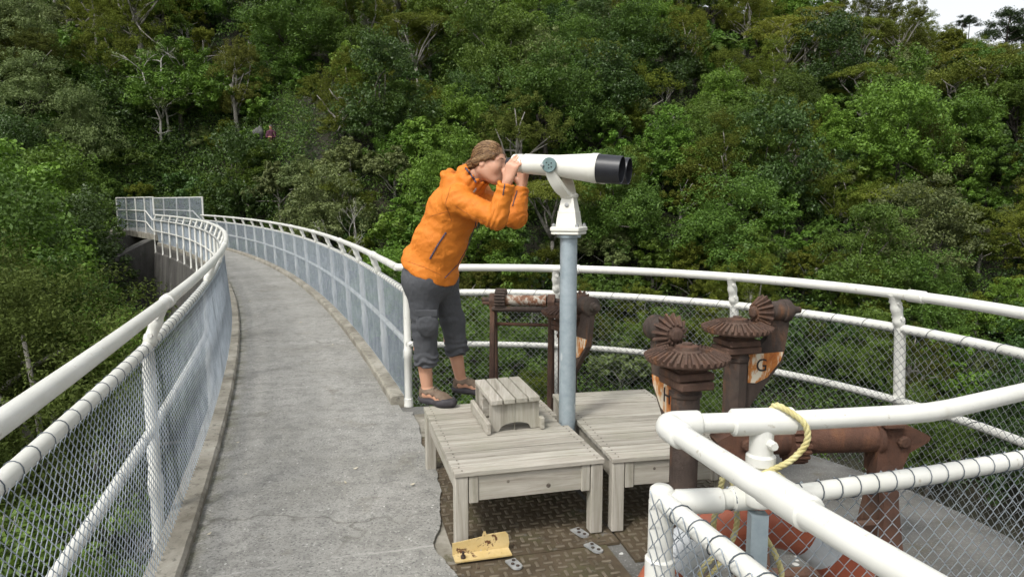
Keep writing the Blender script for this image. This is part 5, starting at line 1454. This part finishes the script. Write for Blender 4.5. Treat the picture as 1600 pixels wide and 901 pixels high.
# ------------------------------------------------------------------ the woman at the eyepieces
FW = V(.906, -.423, 0); RT = V(-.423, -.906, 0); UPZ = V(0, 0, 1)     # forward, her right (towards the camera), up
P0 = pix(673, 427, 4.25); P1 = pix(688, 378, 4.22); P2 = pix(710, 327, 4.18); P3 = pix(727, 290, 4.15)
HC = pix(765, 253, 4.065)
SHR = pix(713, 311, 4.02); SHL = pix(748, 303, 4.27)
ELR = pix(776, 340, 3.90); ELL = pix(806, 340, 4.10)
WRR = pix(793, 283, 3.868); WRL = pix(815, 291, 4.15)
HPR, HPL = pix(656, 440, 4.15), pix(694, 438, 4.36)
KNR, KNL = pix(664, 516, 4.20), pix(707, 500, 4.40)
ANR, ANL = pix(668, 611, 4.235), pix(721, 597, 4.47)
wo = thing("person", "woman in an orange hooded jacket and charcoal trousers bending to the binoculars", "person", (-.45, 4.35, TOP))
lo, hi = (-.85, 3.65, TOP - .02), (.22, 4.85, 2.02)
body = SDF(lo, hi, .0052)
B = body.cone
B(P0, P1, .115, .105, .05); B(P1, P2, .105, .115, .05); B(P2, P3, .115, .075, .05)
B(SHR, SHL, .05, .05, .05)
NK = P3 + (HC - P3) * .15; B(NK, HC - UPZ * .03, .052, .050, .03)
for sh, el_, wr in ((SHR, ELR, WRR), (SHL, ELL, WRL)): B(sh, el_, .045, .036, .03); B(el_, wr, .036, .025, .02)
for hp, kn, an in ((HPR, KNR, ANR), (HPL, KNL, ANL)):
    B(P0.lerp(hp, .6), kn, .085, .055, .04); ca = kn.lerp(an, .3) - FW * .018
    B(kn, ca, .054, .053, .03); B(ca, an, .052, .033, .03)
# feet
FD_R = (pix(713, 634, 4.165) - pix(660, 622, 4.33)); FD_R.z = 0; FD_R.normalize()
FD_L = V(.93, -.36, 0).normalized()
FEET = []
for an, fd in ((ANR, FD_R), (ANL, FD_L)):
    sd_ = V(fd.y, -fd.x, 0); heel = V(an.x, an.y, TOP + .012) - fd * .045
    FEET.append((an, fd, sd_, heel)); P = lambda f, s_, z: heel + fd * f + sd_ * s_ + UPZ * z
    B(an, P(.045, 0, .05), .034, .036, .02); B(P(.03, 0, .038), P(.05, 0, .05), .030, .034, .02)
    B(P(.06, 0, .052), P(.17, 0, .036), .034, .033, .02, flat=UPZ, fs=.9); B(P(.15, -.018, .030), P(.21, -.02, .026), .022, .017, .02); B(P(.15, .016, .030), P(.20, .024, .024), .022, .015, .02)
# head
hx = (FW * math.cos(R(8)) - UPZ * math.sin(R(8))).normalized(); hz = RT.cross(hx); hz = hz if hz.z > 0 else -hz; hr = RT
H_ = lambda f, r_, u: HC + hx * f + hr * r_ + hz * u
axh = (hx, hr, hz)
body.ell(H_(-.005, 0, .018), (.093, .072, .090), axh, .02); body.ell(H_(.032, 0, -.045), (.056, .056, .072), axh, .03)
body.ell(H_(.062, 0, -.090), (.024, .028, .02), axh, .025); B(H_(-.022, .046, -.05), H_(.055, .020, -.088), .017, .016, .045); B(H_(-.022, -.046, -.05), H_(.055, -.020, -.088), .017, .016, .045)
B(H_(.080, 0, .004), H_(.104, 0, -.034), .009, .013, .014); B(H_(.100, .012, -.036), H_(.095, .012, -.038), .008, .008, .008); B(H_(.100, -.012, -.036), H_(.095, -.012, -.038), .008, .008, .008)
for s in (-1, 1):
    body.ell(H_(.082, .031 * s, .004), (.016, .017, .010), axh, .008, sub=True); body.ell(H_(.072, .031 * s, .003), (.0125, .0125, .0125), axh, .003)
    B(H_(.086, .014 * s, .021), H_(.070, .052 * s, .022), .008, .008, .014); body.ell(H_(.058, .040 * s, -.026), (.028, .022, .026), axh, .035)
    # ears
    body.ell(H_(-.012, .073 * s, -.004), (.018, .0075, .030), axh, .006); body.ell(H_(-.010, .080 * s, -.002), (.010, .006, .017), axh, .005, sub=True)
B(H_(.084, .018, -.062), H_(.084, -.018, -.062), .009, .009, .010); B(H_(.082, .016, -.072), H_(.082, -.016, -.072), .009, .009, .008); body.cone(H_(.097, .018, -.0665), H_(.097, -.018, -.0665), .003, .003, .003, sub=True)
# hands: the near one wraps the end of the near eyepiece tube, the far one holds the far tube from below
def hand(wr, kn_dir, across, palm_n, lens, curl, size=1.0, thumb=None, fdir=None):
    """wr: wrist; kn_dir: towards the knuckles; across: towards the index side; palm_n: out of the palm"""
    kd, ac, pn = kn_dir.normalized(), across.normalized(), palm_n.normalized()
    K0 = wr + kd * .082 * size
    B(wr - kd * .01, wr + kd * .02, .024, .025, .015, flat=pn, fs=.72)
    for s in (-.028, -.010, .010, .026): B(wr + kd * .02 + ac * s * .6, K0 + ac * s, .0155, .0135, .014, flat=pn, fs=.8)
    for i, s in enumerate((.027, .009, -.009, -.026)):
        L = lens[i] * size; p = K0 + ac * s; d = (fdir.normalized() if fdir is not None else kd) + ac * (s * 3.0); d.normalize(); r = (.0098, .0100, .0096, .0085)[i]
        for seg, fr in enumerate((.44, .31, .25)):
            c_ = curl[i] * (.55, 1.0, .8)[seg]; d = (d * math.cos(c_) + pn * math.sin(c_)).normalized()
            q = p + d * L * fr; B(p, q, r, r * .93, .004); p = q; r *= .93
    if thumb:
        t0 = wr + kd * .022 + ac * .022 + pn * .006; t1 = t0 + (ac * .75 + kd * .55 + pn * .35).normalized() * .038; t2 = t1 + thumb[0].normalized() * .03; t3 = t2 + thumb[1].normalized() * .024
        B(t0, t1, .0155, .0125, .010); B(t1, t2, .0118, .0108, .006); B(t2, t3, .0106, .009, .005)
NT_END = CEN + LAT * SEP / 2 - TD * .215        # rear end of the near tube
kR = (UPZ * .90 + FW * .30)
hand(WRR, kR, UPZ * .30 - FW * .90, -RT + FW * .15, (.072, .080, .074, .058), (.30, .38, .46, .55), 1.0, (FW * .3 + UPZ * .5 - RT * .7, FW * .6 + UPZ * .3 - RT * .5), UPZ * .72 + FW * .66)
kL = (UPZ * .93 + FW * .1)
hand(WRL, kL, UPZ * .1 - FW * .95, RT, (.072, .080, .074, .058), (.30, .36, .42, .5), 1.0, (RT * .8 + UPZ * .3, RT * .7 + FW * .5), UPZ * .85 + FW * .45)
sdf_obj("body", body, M['skin'], wo, relax=1)

# hair pulled back to a short ponytail, built over the skull
hairS = SDF((-.45, 3.8, 1.55), (.10, 4.35, 2.05), .0042)
hairS.ell(H_(-.012, 0, .024), (.099, .080, .094), axh, .01)
hairS.cone(H_(-.07, 0, -.02), H_(-.098, 0, -.035), .045, .030, .03)
for s in (-1, 1): hairS.cone(H_(.052, .058 * s, .038), H_(-.06, .066 * s, -.01), .021, .020, .02)
# face, ears and nape stay free
hairS.ell(H_(.085, 0, -.032), (.060, .075, .075), axh, .008, sub=True)
hairS.cone(H_(.088, .075, .025), H_(.088, -.075, .025), .026, .026, .008, sub=True)
for s in (-1, 1): hairS.ell(H_(-.004, .086 * s, -.034), (.030, .022, .040), axh, .006, sub=True); hairS.ell(H_(.045, .072 * s, -.035), (.045, .03, .05), axh, .006, sub=True)
hairS.ell(H_(.0, 0, -.11), (.08, .09, .055), axh, .01, sub=True)
tail = [H_(-.098, 0, -.028), H_(-.120, .004, -.030), H_(-.142, .010, -.044), H_(-.150, .012, -.070)]
hairS.cone(tail[0], tail[1], .020, .024, .008); hairS.cone(tail[1], tail[2], .024, .019, .01); hairS.cone(tail[2], tail[3], .018, .008, .01)
def comb(p):
    q = p - HC; a = q.dot(hx); b = q.dot(hz); c_ = q.dot(hr)
    return .0009 * mnoise.noise(V((a * .5 + b) * 130, c_ * 60, a * 9)) + .0006 * mnoise.noise(V((a * .5 + b) * 320, c_ * 130, 3))
hr_ = sdf_obj("hair", hairS, M['hair'], wo, comb, relax=1)
def surf(o):
    off = WLOC[o.name]; m_ = o.data
    return BVHTree.FromPolygons([v.co + off for v in m_.vertices], [tuple(p.vertices) for p in m_.polygons])
bh = surf(hr_)
td = (tail[0] - HC).normalized()
def strands(n, mat, name, r, lift):
    mb = MB()
    for i in range(n):
        ph = rnd.uniform(-1.75, 1.75); f0 = rnd.uniform(.25, .72); sgn = math.sin(ph); upc = math.cos(ph)
        d0 = (hx * f0 + hr * sgn * .85 + hz * (upc * .85 + .12)).normalized(); w_ = d0.angle(td); pts = []
        for k in range(12):
            u = k / 11; dd = (d0 * math.sin((1 - u) * w_) + td * math.sin(u * w_)) / math.sin(w_)
            dd = (dd + hz * (-.10 * math.sin(math.pi * u) * abs(sgn)) + V(rnd.uniform(-1, 1), rnd.uniform(-1, 1), rnd.uniform(-1, 1)) * .006).normalized()
            h = bh.ray_cast(HC + dd * .3, -dd, .3)
            if h[0] is not None and (h[0] - HC).length > .055: pts.append(h[0] + dd * (lift + rnd.uniform(0, .0012)))
        if len(pts) > 4: mb.tube(pts, [r * (.5 + .5 * math.sin(math.pi * (j + .6) / len(pts))) for j in range(len(pts))], 4)
    mb.build(name, mat, hr_, smooth=True, auto=0)
strands(420, M['hair'], "hair_strands", .0010, .0003); strands(95, M['hair_light'], "pale_strands", .0011, .0006)
mb = MB()
for i in range(26):
    e = tail[3] + V(rnd.uniform(-1, 1), rnd.uniform(-1, 1), rnd.uniform(-1.4, .2)) * .014
    mb.tube([tail[0] + V(rnd.uniform(-1, 1), rnd.uniform(-1, 1), rnd.uniform(-1, 1)) * .014, tail[1] + V(rnd.uniform(-1, 1), rnd.uniform(-1, 1), rnd.uniform(-1, 1)) * .022, tail[2] + V(rnd.uniform(-1, 1), rnd.uniform(-1, 1), rnd.uniform(-1, 1)) * .02, e], [.0012, .0018, .0016, .0006], 4)
mb.build("ponytail_strands", M['hair_light'], hr_, smooth=True, auto=0)
for s in (-1, 1):
    mb = MB(); mb.lathe([(0, 0), (.0085, -.001), (.010, -.004), (.0105, -.008)], H_(.0865, .031 * s, .003), hx, 14); mb.build("eye", M['sole'], wo, smooth=True)
    mb = MB(); mb.tube([H_(.092, .014 * s, .024), H_(.089, .030 * s, .029), H_(.076, .048 * s, .026)], [.003, .0034, .002], 6); mb.build("eyebrow", M['hair'], wo, smooth=True)
mb = MB(); mb.lathe([(.021, -.006), (.0245, -.004), (.0245, .004), (.021, .006)], tail[0].lerp(tail[1], .1), tail[0] - tail[1], 14); mb.build("hair_tie", M['darkcloth'], hr_, smooth=True)

# trousers
pn = SDF((-.80, 3.95, TOP + .15), (-.02, 4.75, 1.40), .006)
WA = P0.lerp(P1, .45)
pn.cone(P0.lerp(HPR, .55), P0.lerp(HPL, .55), .125, .122, .05); pn.cone(WA, P0 - UPZ * .03, .118, .13, .06, flat=FW, fs=1.0)
pn.ell(P0 - FW * .055 + UPZ * -.02, (.11, .15, .12), (FW, RT, UPZ), .05)
CUF = []
for hp, kn, an, cy_ in ((HPR, KNR, ANR, .47), (HPL, KNL, ANL, .44)):
    cu = kn.lerp(an, cy_); ax_ = (an - kn).normalized(); CUF.append((cu, ax_))
    pn.cone(P0.lerp(hp, .75) - UPZ * .02, kn, .101, .074, .05); pn.cone(kn, cu, .074, .069, .03); pn.cone(cu - ax_ * .012, cu + ax_ * .012, .072, .072, .012)
# cargo pocket on her right thigh
PKc = HPR.lerp(KNR, .76) + V(.030, -.080, 0)
tl = (KNR - HPR).normalized(); pv_ = V(.10, -1, .05); pnr = (pv_ - tl * pv_.dot(tl)).normalized(); pf = tl.cross(pnr).normalized(); pf = pf if pf.x > 0 else -pf
pn.ell(PKc + pnr * .004 + tl * .02, (.068, .078, .032), (pf, tl, pnr), .012)
for cu, ax_ in CUF: pn.cut(cu + ax_ * .035, ax_, .13); pn.cone(cu + ax_ * .0, cu + ax_ * .12, .058, .062, .004, sub=True)
def crease(p):
    w = 0
    for kn in (KNR, KNL):
        d = (p - kn).length; w += math.exp(-(d / .13) ** 2) * .0055 * math.sin(p.z * 105 + 5 * mnoise.noise(p * 9)) * (.5 + mnoise.noise(p * 8))
    for cu, ax_ in CUF:
        d = abs((p - cu).dot(ax_)); w += math.exp(-(d / .05) ** 2) * .004 * math.sin(p.z * 150 + 6 * mnoise.noise(p * 11))
    return w + .003 * mnoise.noise(V(p.x * 16, p.y * 16, p.z * 7)) + .0018 * mnoise.noise(p * 42)
pants = sdf_obj("trousers", pn, M['pants'], wo, crease)
mb = MB()
fl = PKc - tl * .056 + pnr * .019; fm = Matrix((pf, tl, pnr)).transposed()
mb.cbox(fl, (.130, .038, .010), .004, M=Matrix(((pf + tl * .10).normalized(), (tl - pf * .1).normalized(), pnr)).transposed()); mb.build("pocket_flap", M['pants'], pants)

# jacket with raised elbows, folded-down hood and open cuffs
jk = SDF((-.88, 3.62, 1.10), (.22, 4.60, 1.98), .0058)
jk.ell(P0 - UPZ * -.03 - FW * .01, (.158, .19, .135), (FW, RT, (P1 - P0).normalized()), .05)
J = jk.cone
J(P0 + UPZ * .0, P1, .142, .148, .05, flat=RT, fs=1.15); J(P1, P2, .145, .146, .05, flat=RT, fs=1.10); J(P2, P3 - (P3 - P2) * .25, .142, .095, .05, flat=RT, fs=1.12)
J(SHR, SHL, .072, .072, .06)
CUFF = []
for sh, el_, wr in ((SHR, ELR, WRR), (SHL, ELL, WRL)):
    J(sh.lerp(P2, .12), el_, .077, .061, .035); J(el_, wr.lerp(el_, .16), .061, .046, .025)
    ax_ = (wr - el_).normalized(); ce = wr - ax_ * .012; J(ce - ax_ * .03, ce - ax_ * .005, .045, .043, .012); CUFF.append((ce, ax_))
# collar and hood roll
ndir = (HC - P3).normalized()
nfw = (FW - ndir * FW.dot(ndir)).normalized()
for k in range(14):
    a0 = 2 * math.pi * k / 14; a1 = 2 * math.pi * (k + 1) / 14
    rr = .078
    c0 = NK + ndir * .020 + (nfw * math.cos(a0) + RT * math.sin(a0)) * rr; c1 = NK + ndir * .020 + (nfw * math.cos(a1) + RT * math.sin(a1)) * rr
    up0 = .052 + .012 * math.cos(a0)
    J(c0, c0 + ndir * up0, .020, .012, .012); J(c0, c1, .022, .022, .012)
hb = P3 - FW * .062 + UPZ * .024
J(hb + RT * .085 - UPZ * .01, hb - RT * .085 - UPZ * .01, .040, .040, .03); J(hb + RT * .075 + UPZ * .012, NK + RT * .09 + FW * .035, .028, .018, .03); J(hb - RT * .075 + UPZ * .012, NK - RT * .09 + FW * .035, .028, .018, .03)
HD_ = pix(703, 270, 4.17); J(hb - FW * .02, HD_, .045, .026, .03); J(HD_ + RT * .07 - UPZ * .012, HD_ - RT * .07 - UPZ * .012, .024, .024, .03)
jk.ell(hb - FW * .025 - UPZ * .015, (.05, .095, .045), (FW, RT, UPZ), .03)
jk.cone(NK - ndir * .02, NK + ndir * .16, .058, .064, .004, sub=True)
jk.cone(NK + ndir * .10 - nfw * .0, NK + ndir * .2, .075, .085, .006, sub=True)
for ce, ax_ in CUFF: jk.cut(ce, ax_, .075); jk.cone(ce - ax_ * .045, ce + ax_ * .06, .0355, .0375, .003, sub=True)
# hem
hemn = (P0 - P1).normalized(); hemn = (hemn - FW * .14).normalized(); hp_ = pix(672, 428, 4.22)
jk.cut(hp_, hemn, .34); jk.cone(hp_ + hemn * .07, hp_ + hemn * .12, .10, .10, .004, flat=RT, fs=1.15, sub=True)
def folds(p):
    w = 0.0
    for el_, sh, wr in ((ELR, SHR, WRR), (ELL, SHL, WRL)):
        d = (p - el_).length; ax_ = (el_ - sh).normalized(); s_ = (p - el_).dot(ax_)
        w += math.exp(-(d / .11) ** 2) * .0045 * math.sin(s_ * 150 + 7 * mnoise.noise(p * 12))
        e2 = (p - wr); w += math.exp(-(e2.length / .09) ** 2) * .0035 * math.sin(e2.dot((wr - el_).normalized()) * 190 + 5 * mnoise.noise(p * 14))
        d2 = (p - sh.lerp(P2, .35)).length; w += math.exp(-(d2 / .13) ** 2) * .0045 * math.sin((p - sh).dot((RT + UPZ * .4).normalized()) * 70 + (p - sh).dot(FW) * 60 + 5 * mnoise.noise(p * 8))
    d3 = (p - P1).length; w += math.exp(-(d3 / .20) ** 2) * .003 * math.sin((p - P1).dot((P2 - P1).normalized()) * 75 + 5 * mnoise.noise(p * 7))
    q = (p - P1); wv = V(q.dot(FW) * 5 + q.z * 6, q.dot(RT) * 6, q.z * 13 - q.dot(FW) * 7)
    w += .0065 * (.28 - abs(mnoise.noise(wv * .75))) + .005 * (.28 - abs(mnoise.noise(wv * 1.7 + V(3, 1, 7))))
    q = (p - P1); w += .002 * mnoise.noise(V(q.dot(FW) * 8, q.dot(RT) * 6, q.z * 15)) + .003 * mnoise.noise(p * 26) + .0012 * mnoise.noise(p * 60)
    return w
jacket = sdf_obj("jacket", jk, M['jacket'], wo, folds)
# things sewn on the jacket lie on its surface
def surf(o):
    off = WLOC[o.name]; m_ = o.data
    return BVHTree.FromPolygons([v.co + off for v in m_.vertices], [tuple(p.vertices) for p in m_.polygons])
bj = surf(jacket)
def on_jacket(px, py, lift=.001):
    h = bj.ray_cast(EYE, pixray(px, py))
    return (h[0] + h[1] * lift, h[1]) if h[0] is not None else (None, None)
def stitch(name, pxs, r, mat, parent=jacket):
    pts = [on_jacket(*p, lift=r * .35)[0] for p in pxs]; pts = [p for p in pts if p is not None]
    if len(pts) > 2:
        mb = MB(); mb.tube(pts, r, 6); return mb.build(name, mat, parent, smooth=True)
def lerp2(a, b, n): return [(a[0] + (b[0] - a[0]) * i / n, a[1] + (b[1] - a[1]) * i / n) for i in range(n + 1)]
stitch("pocket_zip", lerp2((697, 363), (685, 381), 8) + lerp2((685, 381), (672, 404), 8)[1:], .0055, M['lining'])
stitch("cuff_strip", lerp2((789.5, 283), (786, 305), 8), .0035, M['lining'])
stitch("cuff_strip", lerp2((808, 298), (801, 322), 8), .0035, M['lining'])
stitch("front_zip", lerp2((744, 345), (738, 372), 6) + lerp2((738, 372), (716, 412), 8)[1:] + lerp2((716, 412), (695, 434), 6)[1:], .003, M['lining'])
stitch("seam", lerp2((633, 407), (662, 417), 8) + lerp2((662, 417), (688, 429), 8)[1:], .0014, M['seam'])
stitch("seam", lerp2((704, 292), (696, 318), 8) + lerp2((696, 318), (706, 346), 8)[1:], .0016, M['seam'])
stitch("seam", lerp2((712, 322), (742, 341), 8) + lerp2((742, 341), (770, 350), 8)[1:], .0012, M['seam'])
stitch("seam", lerp2((672, 338), (700, 330), 8), .0013, M['seam'])
stitch("hood_lining", lerp2((727, 262), (735, 272), 6) + lerp2((735, 272), (744, 285), 6)[1:], .0055, M['lining'])
c, nn = on_jacket(741, 297)
if c is not None:
    u = (FW + UPZ * .2).normalized(); u = (u - nn * u.dot(nn)).normalized(); w_ = nn.cross(u); w_ = w_ if w_.z > 0 else -w_; mb = MB()
    for a, b, s, t_ in ((-.010, .002, .010, .0035), (.006, .004, .011, .0032), (0, -.004, .013, .0028)): mb.prism([(a - s, b - t_), (a + s, b - t_), (a + s * .7, b + t_), (a - s * .8, b + t_)], c + nn * (.004 + .0003 * s * 100), u, w_, .0012)
    mb.build("chest_emblem", M['tape'], jacket)

# sandals: sole, strapped upper with open cut-outs, toe bumper, laces
for n_, (an, fd, sd_, heel) in enumerate(FEET):
    P = lambda f, s_, z: heel + fd * f + sd_ * s_ + UPZ * (z - .012)
    c0 = P(.1, 0, .03); S = SDF(T3(c0 - V(.2, .2, .04)), T3(c0 + V(.2, .2, .13)), .0034)
    S.cone(P(.028, 0, .05), P(.05, 0, .066), .038, .042, .02); S.cone(P(.06, 0, .066), P(.17, 0, .048), .0415, .041, .02, flat=UPZ, fs=.9); S.cone(P(.16, -.012, .042), P(.215, -.018, .034), .031, .026, .02); S.cone(P(.15, .014, .042), P(.205, .022, .034), .029, .023, .02); S.cone(P(.03, 0, .06), P(.028, 0, .092), .036, .036, .02)
    S.cone(P(.045, 0, .086), P(.045, 0, .14), .037, .043, .004, sub=True); S.cut(P(.03, 0, .098), UPZ, .07); S.cut(P(.1, 0, .016), -UPZ, .3)
    for s in (-1, 1):
        for f, z, ra, w_ in ((.060, .047, .016, .026), (.100, .049, .0155, .022), (.138, .045, .0135, .018), (.172, .039, .010, .013)):
            q = P(f, s * .040, z); S.cone(q - fd * w_ * .5 + UPZ * .007, q + fd * w_ * .5 - UPZ * .006, ra, ra, .003, sub=True)
        S.cone(P(.006, s * .048, .055), P(.024, s * .05, .05), .010, .012, .003, sub=True)
    up = sdf_obj("sandal", S, M['sandal'], wo)
    S = SDF(T3(c0 - V(.2, .2, .06)), T3(c0 + V(.2, .2, .08)), .0036)
    S.cone(P(.02, 0, .02), P(.08, 0, .02), .043, .042, .01, flat=UPZ, fs=.62); S.cone(P(.08, 0, .02), P(.18, 0, .02), .042, .049, .02, flat=UPZ, fs=.56); S.cone(P(.18, 0, .021), P(.225, -.006, .026), .048, .034, .02, flat=UPZ, fs=.7)
    S.cone(P(.205, -.022, .034), P(.232, -.008, .036), .030, .029, .015); S.cone(P(.205, .022, .034), P(.232, -.008, .036), .027, .029, .015); S.cut(P(.1, 0, .001), -UPZ, .3)
    S.cut(P(.19, 0, .055), UPZ, .3)
    sdf_obj("sole", S, M['sole'], up)
    mb = MB()
    for k in range(5):
        f = .085 + .022 * k; z = .108 - .0095 * k - (.002 * k * k * .2)
        mb.tube([P(f, -.022, z - .012), P(f + .012, 0, z), P(f + .022, .022, z - .014)], .0022, 5); mb.tube([P(f + .022, -.022, z - .014), P(f + .012, 0, z + .001), P(f, .022, z - .012)], .0022, 5)
    mb.build("laces", M['lace'], up)

# ------------------------------------------------------------------ the far walker half hidden in the bush
p = None; Yq = 30.0
while Yq < 70:
    q = pix(426, 222, Yq)
    if q.z < tz(q.x, q.y) + 1.0: p = q; break
    Yq += .2
if p is not None:
    k = p.y * .0 + 1.0
    ft = V(p.x, p.y - .2, p.z - .85)
    fp = thing("person", "distant walker in a maroon top among the bushes far across the valley", "person", ft)
    S = SDF(T3(ft + V(-.5, -.4, -.05)), T3(ft + V(.5, .4, 1.8)), .022); c_ = lambda x, y, z: ft + V(x, y, z)
    for s in (-1, 1):
        S.cone(c_(.09 * s, 0, .9), c_(.11 * s, 0, .48), .08, .06, .03); S.cone(c_(.11 * s, 0, .48), c_(.11 * s, .03, .07), .058, .04, .03); S.cone(c_(.11 * s, .03, .04), c_(.12 * s, -.14, .03), .04, .035, .02)
        S.cone(c_(.19 * s, 0, 1.38), c_(.24 * s, -.05, 1.12), .05, .042, .03); S.cone(c_(.24 * s, -.05, 1.12), c_(.06 * s, -.22, 1.08), .04, .03, .02); S.cone(c_(.06 * s, -.22, 1.08), c_(.02 * s, -.25, 1.1), .035, .03, .02)
    S.cone(c_(0, 0, .95), c_(0, 0, 1.35), .13, .15, .05); S.cone(c_(0, 0, 1.4), c_(0, -.02, 1.58), .05, .05, .03); S.ell(c_(0, -.03, 1.63), (.075, .095, .115), None, .02)
    sdf_obj("body", S, M['skin'], fp)
    S = SDF(T3(ft + V(-.5, -.4, .7)), T3(ft + V(.5, .4, 1.6)), .022); S.cone(c_(0, 0, .9), c_(0, 0, 1.36), .15, .17, .05)
    for s in (-1, 1): S.cone(c_(.19 * s, 0, 1.39), c_(.25 * s, -.05, 1.1), .066, .058, .03); S.cone(c_(.25 * s, -.05, 1.1), c_(.11 * s, -.19, 1.08), .056, .046, .02)
    sdf_obj("top", S, M['maroon'], fp)
    S = SDF(T3(ft + V(-.4, -.4, 0)), T3(ft + V(.4, .4, 1.1)), .022)
    for s in (-1, 1): S.cone(c_(.09 * s, 0, .9), c_(.11 * s, 0, .48), .1, .08, .03); S.cone(c_(.11 * s, 0, .48), c_(.11 * s, .03, .1), .078, .06, .03)
    sdf_obj("trousers", S, M['darkcloth'], fp)
    S = SDF(T3(ft + V(-.3, -.3, 1.5)), T3(ft + V(.3, .3, 1.9)), .015); S.ell(c_(0, .0, 1.68), (.09, .1, .09), None, .02); S.cone(c_(0, -.05, 1.7), c_(0, -.13, 1.69), .06, .05, .02, flat=UPZ, fs=.3)
    sdf_obj("hat", S, M['rock'], fp)
    # a grey boulder beside the walker
    q = pix(404, 204, p.y + .4); mb = MB(); n = 14
    vs = []
    for i in range(n + 1):
        for j in range(n):
            a, b = math.pi * i / n, 2 * math.pi * j / n; d = V(math.sin(a) * math.cos(b), math.sin(a) * math.sin(b), math.cos(a)); r = .38 * (1 + .35 * mnoise.noise(d * 1.6 + V(4, 1, 2)) + .12 * mnoise.noise(d * 5))
            vs.append(q + V(d.x * r * .8, d.y * r * .7, d.z * r * 1.1 - .2))
    mb.add(vs, [(i * n + j, (i + 1) * n + j, (i + 1) * n + (j + 1) % n, i * n + (j + 1) % n) for i in range(n) for j in range(n)])
    tag(mb.build("boulder", M['rock'], smooth=True, auto=0), "small pale grey boulder beside the distant walker in maroon", "rock")
    # keep trees out of the sight line to the walker
    for o, kk, s in list(TREES):
        t_ = V(*o.location); f = t_.y / p.y
        if .25 < f < 1.02:
            w_ = pix(422, 212, t_.y)
            if abs(w_.x - t_.x) < 2.3 * s + .4 and t_.z + (6.2 if kk in ('olive', 'layer', 'brown') else 2.6 if kk.startswith('shrub') else 5.2) * s > w_.z - .4:
                for ch in [c2 for c2 in bpy.data.objects if c2.parent == o]: bpy.data.objects.remove(ch)
                TREES.remove((o, kk, s)); bpy.data.objects.remove(o)

# ------------------------------------------------------------------ labels of the trees: kind, size and what they stand by
ROWS = [(60, "high on the slope"), (150, "on the upper slope"), (240, "halfway up the slope"), (330, "on the lower slope"), (430, "just above the rails"), (9999, "below rail height")]
COLS_ = [(-1e9, 100, "at the left edge"), (100, 185, "left of far fences"), (185, 310, "above the far fences"), (310, 400, "over the walkway bend"), (400, 500, "over the right railing"), (500, 610, "left of the woman"), (610, 720, "behind the woman's back"), (720, 810, "above the woman's head"),
         (810, 900, "above the eyepieces"), (900, 990, "behind the lens hoods"), (990, 1080, "right of the hoods"), (1080, 1170, "above the lettered gears"), (1170, 1260, "right of G gear"), (1260, 1350, "over the near winch"), (1350, 1440, "below the skyline dip"), (1440, 1530, "under the sky gap"), (1530, 1e9, "at the right edge")]
lab = {}
for o, k, s in TREES:
    h = {'layer': 4.6, 'olive': 3.6, 'brown': 3.6, 'pine': 7, 'fern': 2.4, 'dead': 2.4}.get(k, 1.3 if k.startswith('shrub') else 3.0) * s
    px, py, d = project(V(*o.location) + V(0, 0, h))
    if px is None: px, py, d = 0, 300, 10
    size = "small" if s < .88 else ("large" if s > 1.12 else "")
    row = next(r for lim, r in ROWS if py < lim); col = next(c for a, b, c in COLS_ if a <= px < b)
    near = (px < 230 and d < 24)
    if k == 'pine': base = f"{'tall' if s > .6 else 'small'} dark pine against the sky, " + ("right of the sky gap" if px > 1540 else "in the sky gap's middle")
    elif near: base = f"{size} {SPEC[k]} in the valley {'far left' if px < 60 else 'left' if px < 130 else 'just left'} of the dam"
    else: base = f"{size} {SPEC[k]} {row}, {col}"
    lab.setdefault(" ".join(base.split()), []).append((px, py, o, k))
for base, lst in lab.items():
    lst.sort(key=lambda q: q[0])
    n_ = len(lst); words = [""] if n_ == 1 else ["leftmost: "] + (["middle: "] if n_ == 3 else [w_ + " from left: " for w_ in ("second", "third", "fourth", "fifth", "sixth", "seventh", "eighth")][:n_ - 2]) + ["rightmost: "]
    for i, (px, py, o, k) in enumerate(lst):
        txt = ((words[i] if i < len(words) else "") + base); tag(o, " ".join(txt.split()[:16]), "tree fern" if k == 'fern' else "dead tree" if k == 'dead' else "shrub" if k.startswith('shrub') else "tree", "shrubs on the bush slope" if k.startswith('shrub') else "trees on the bush slope")
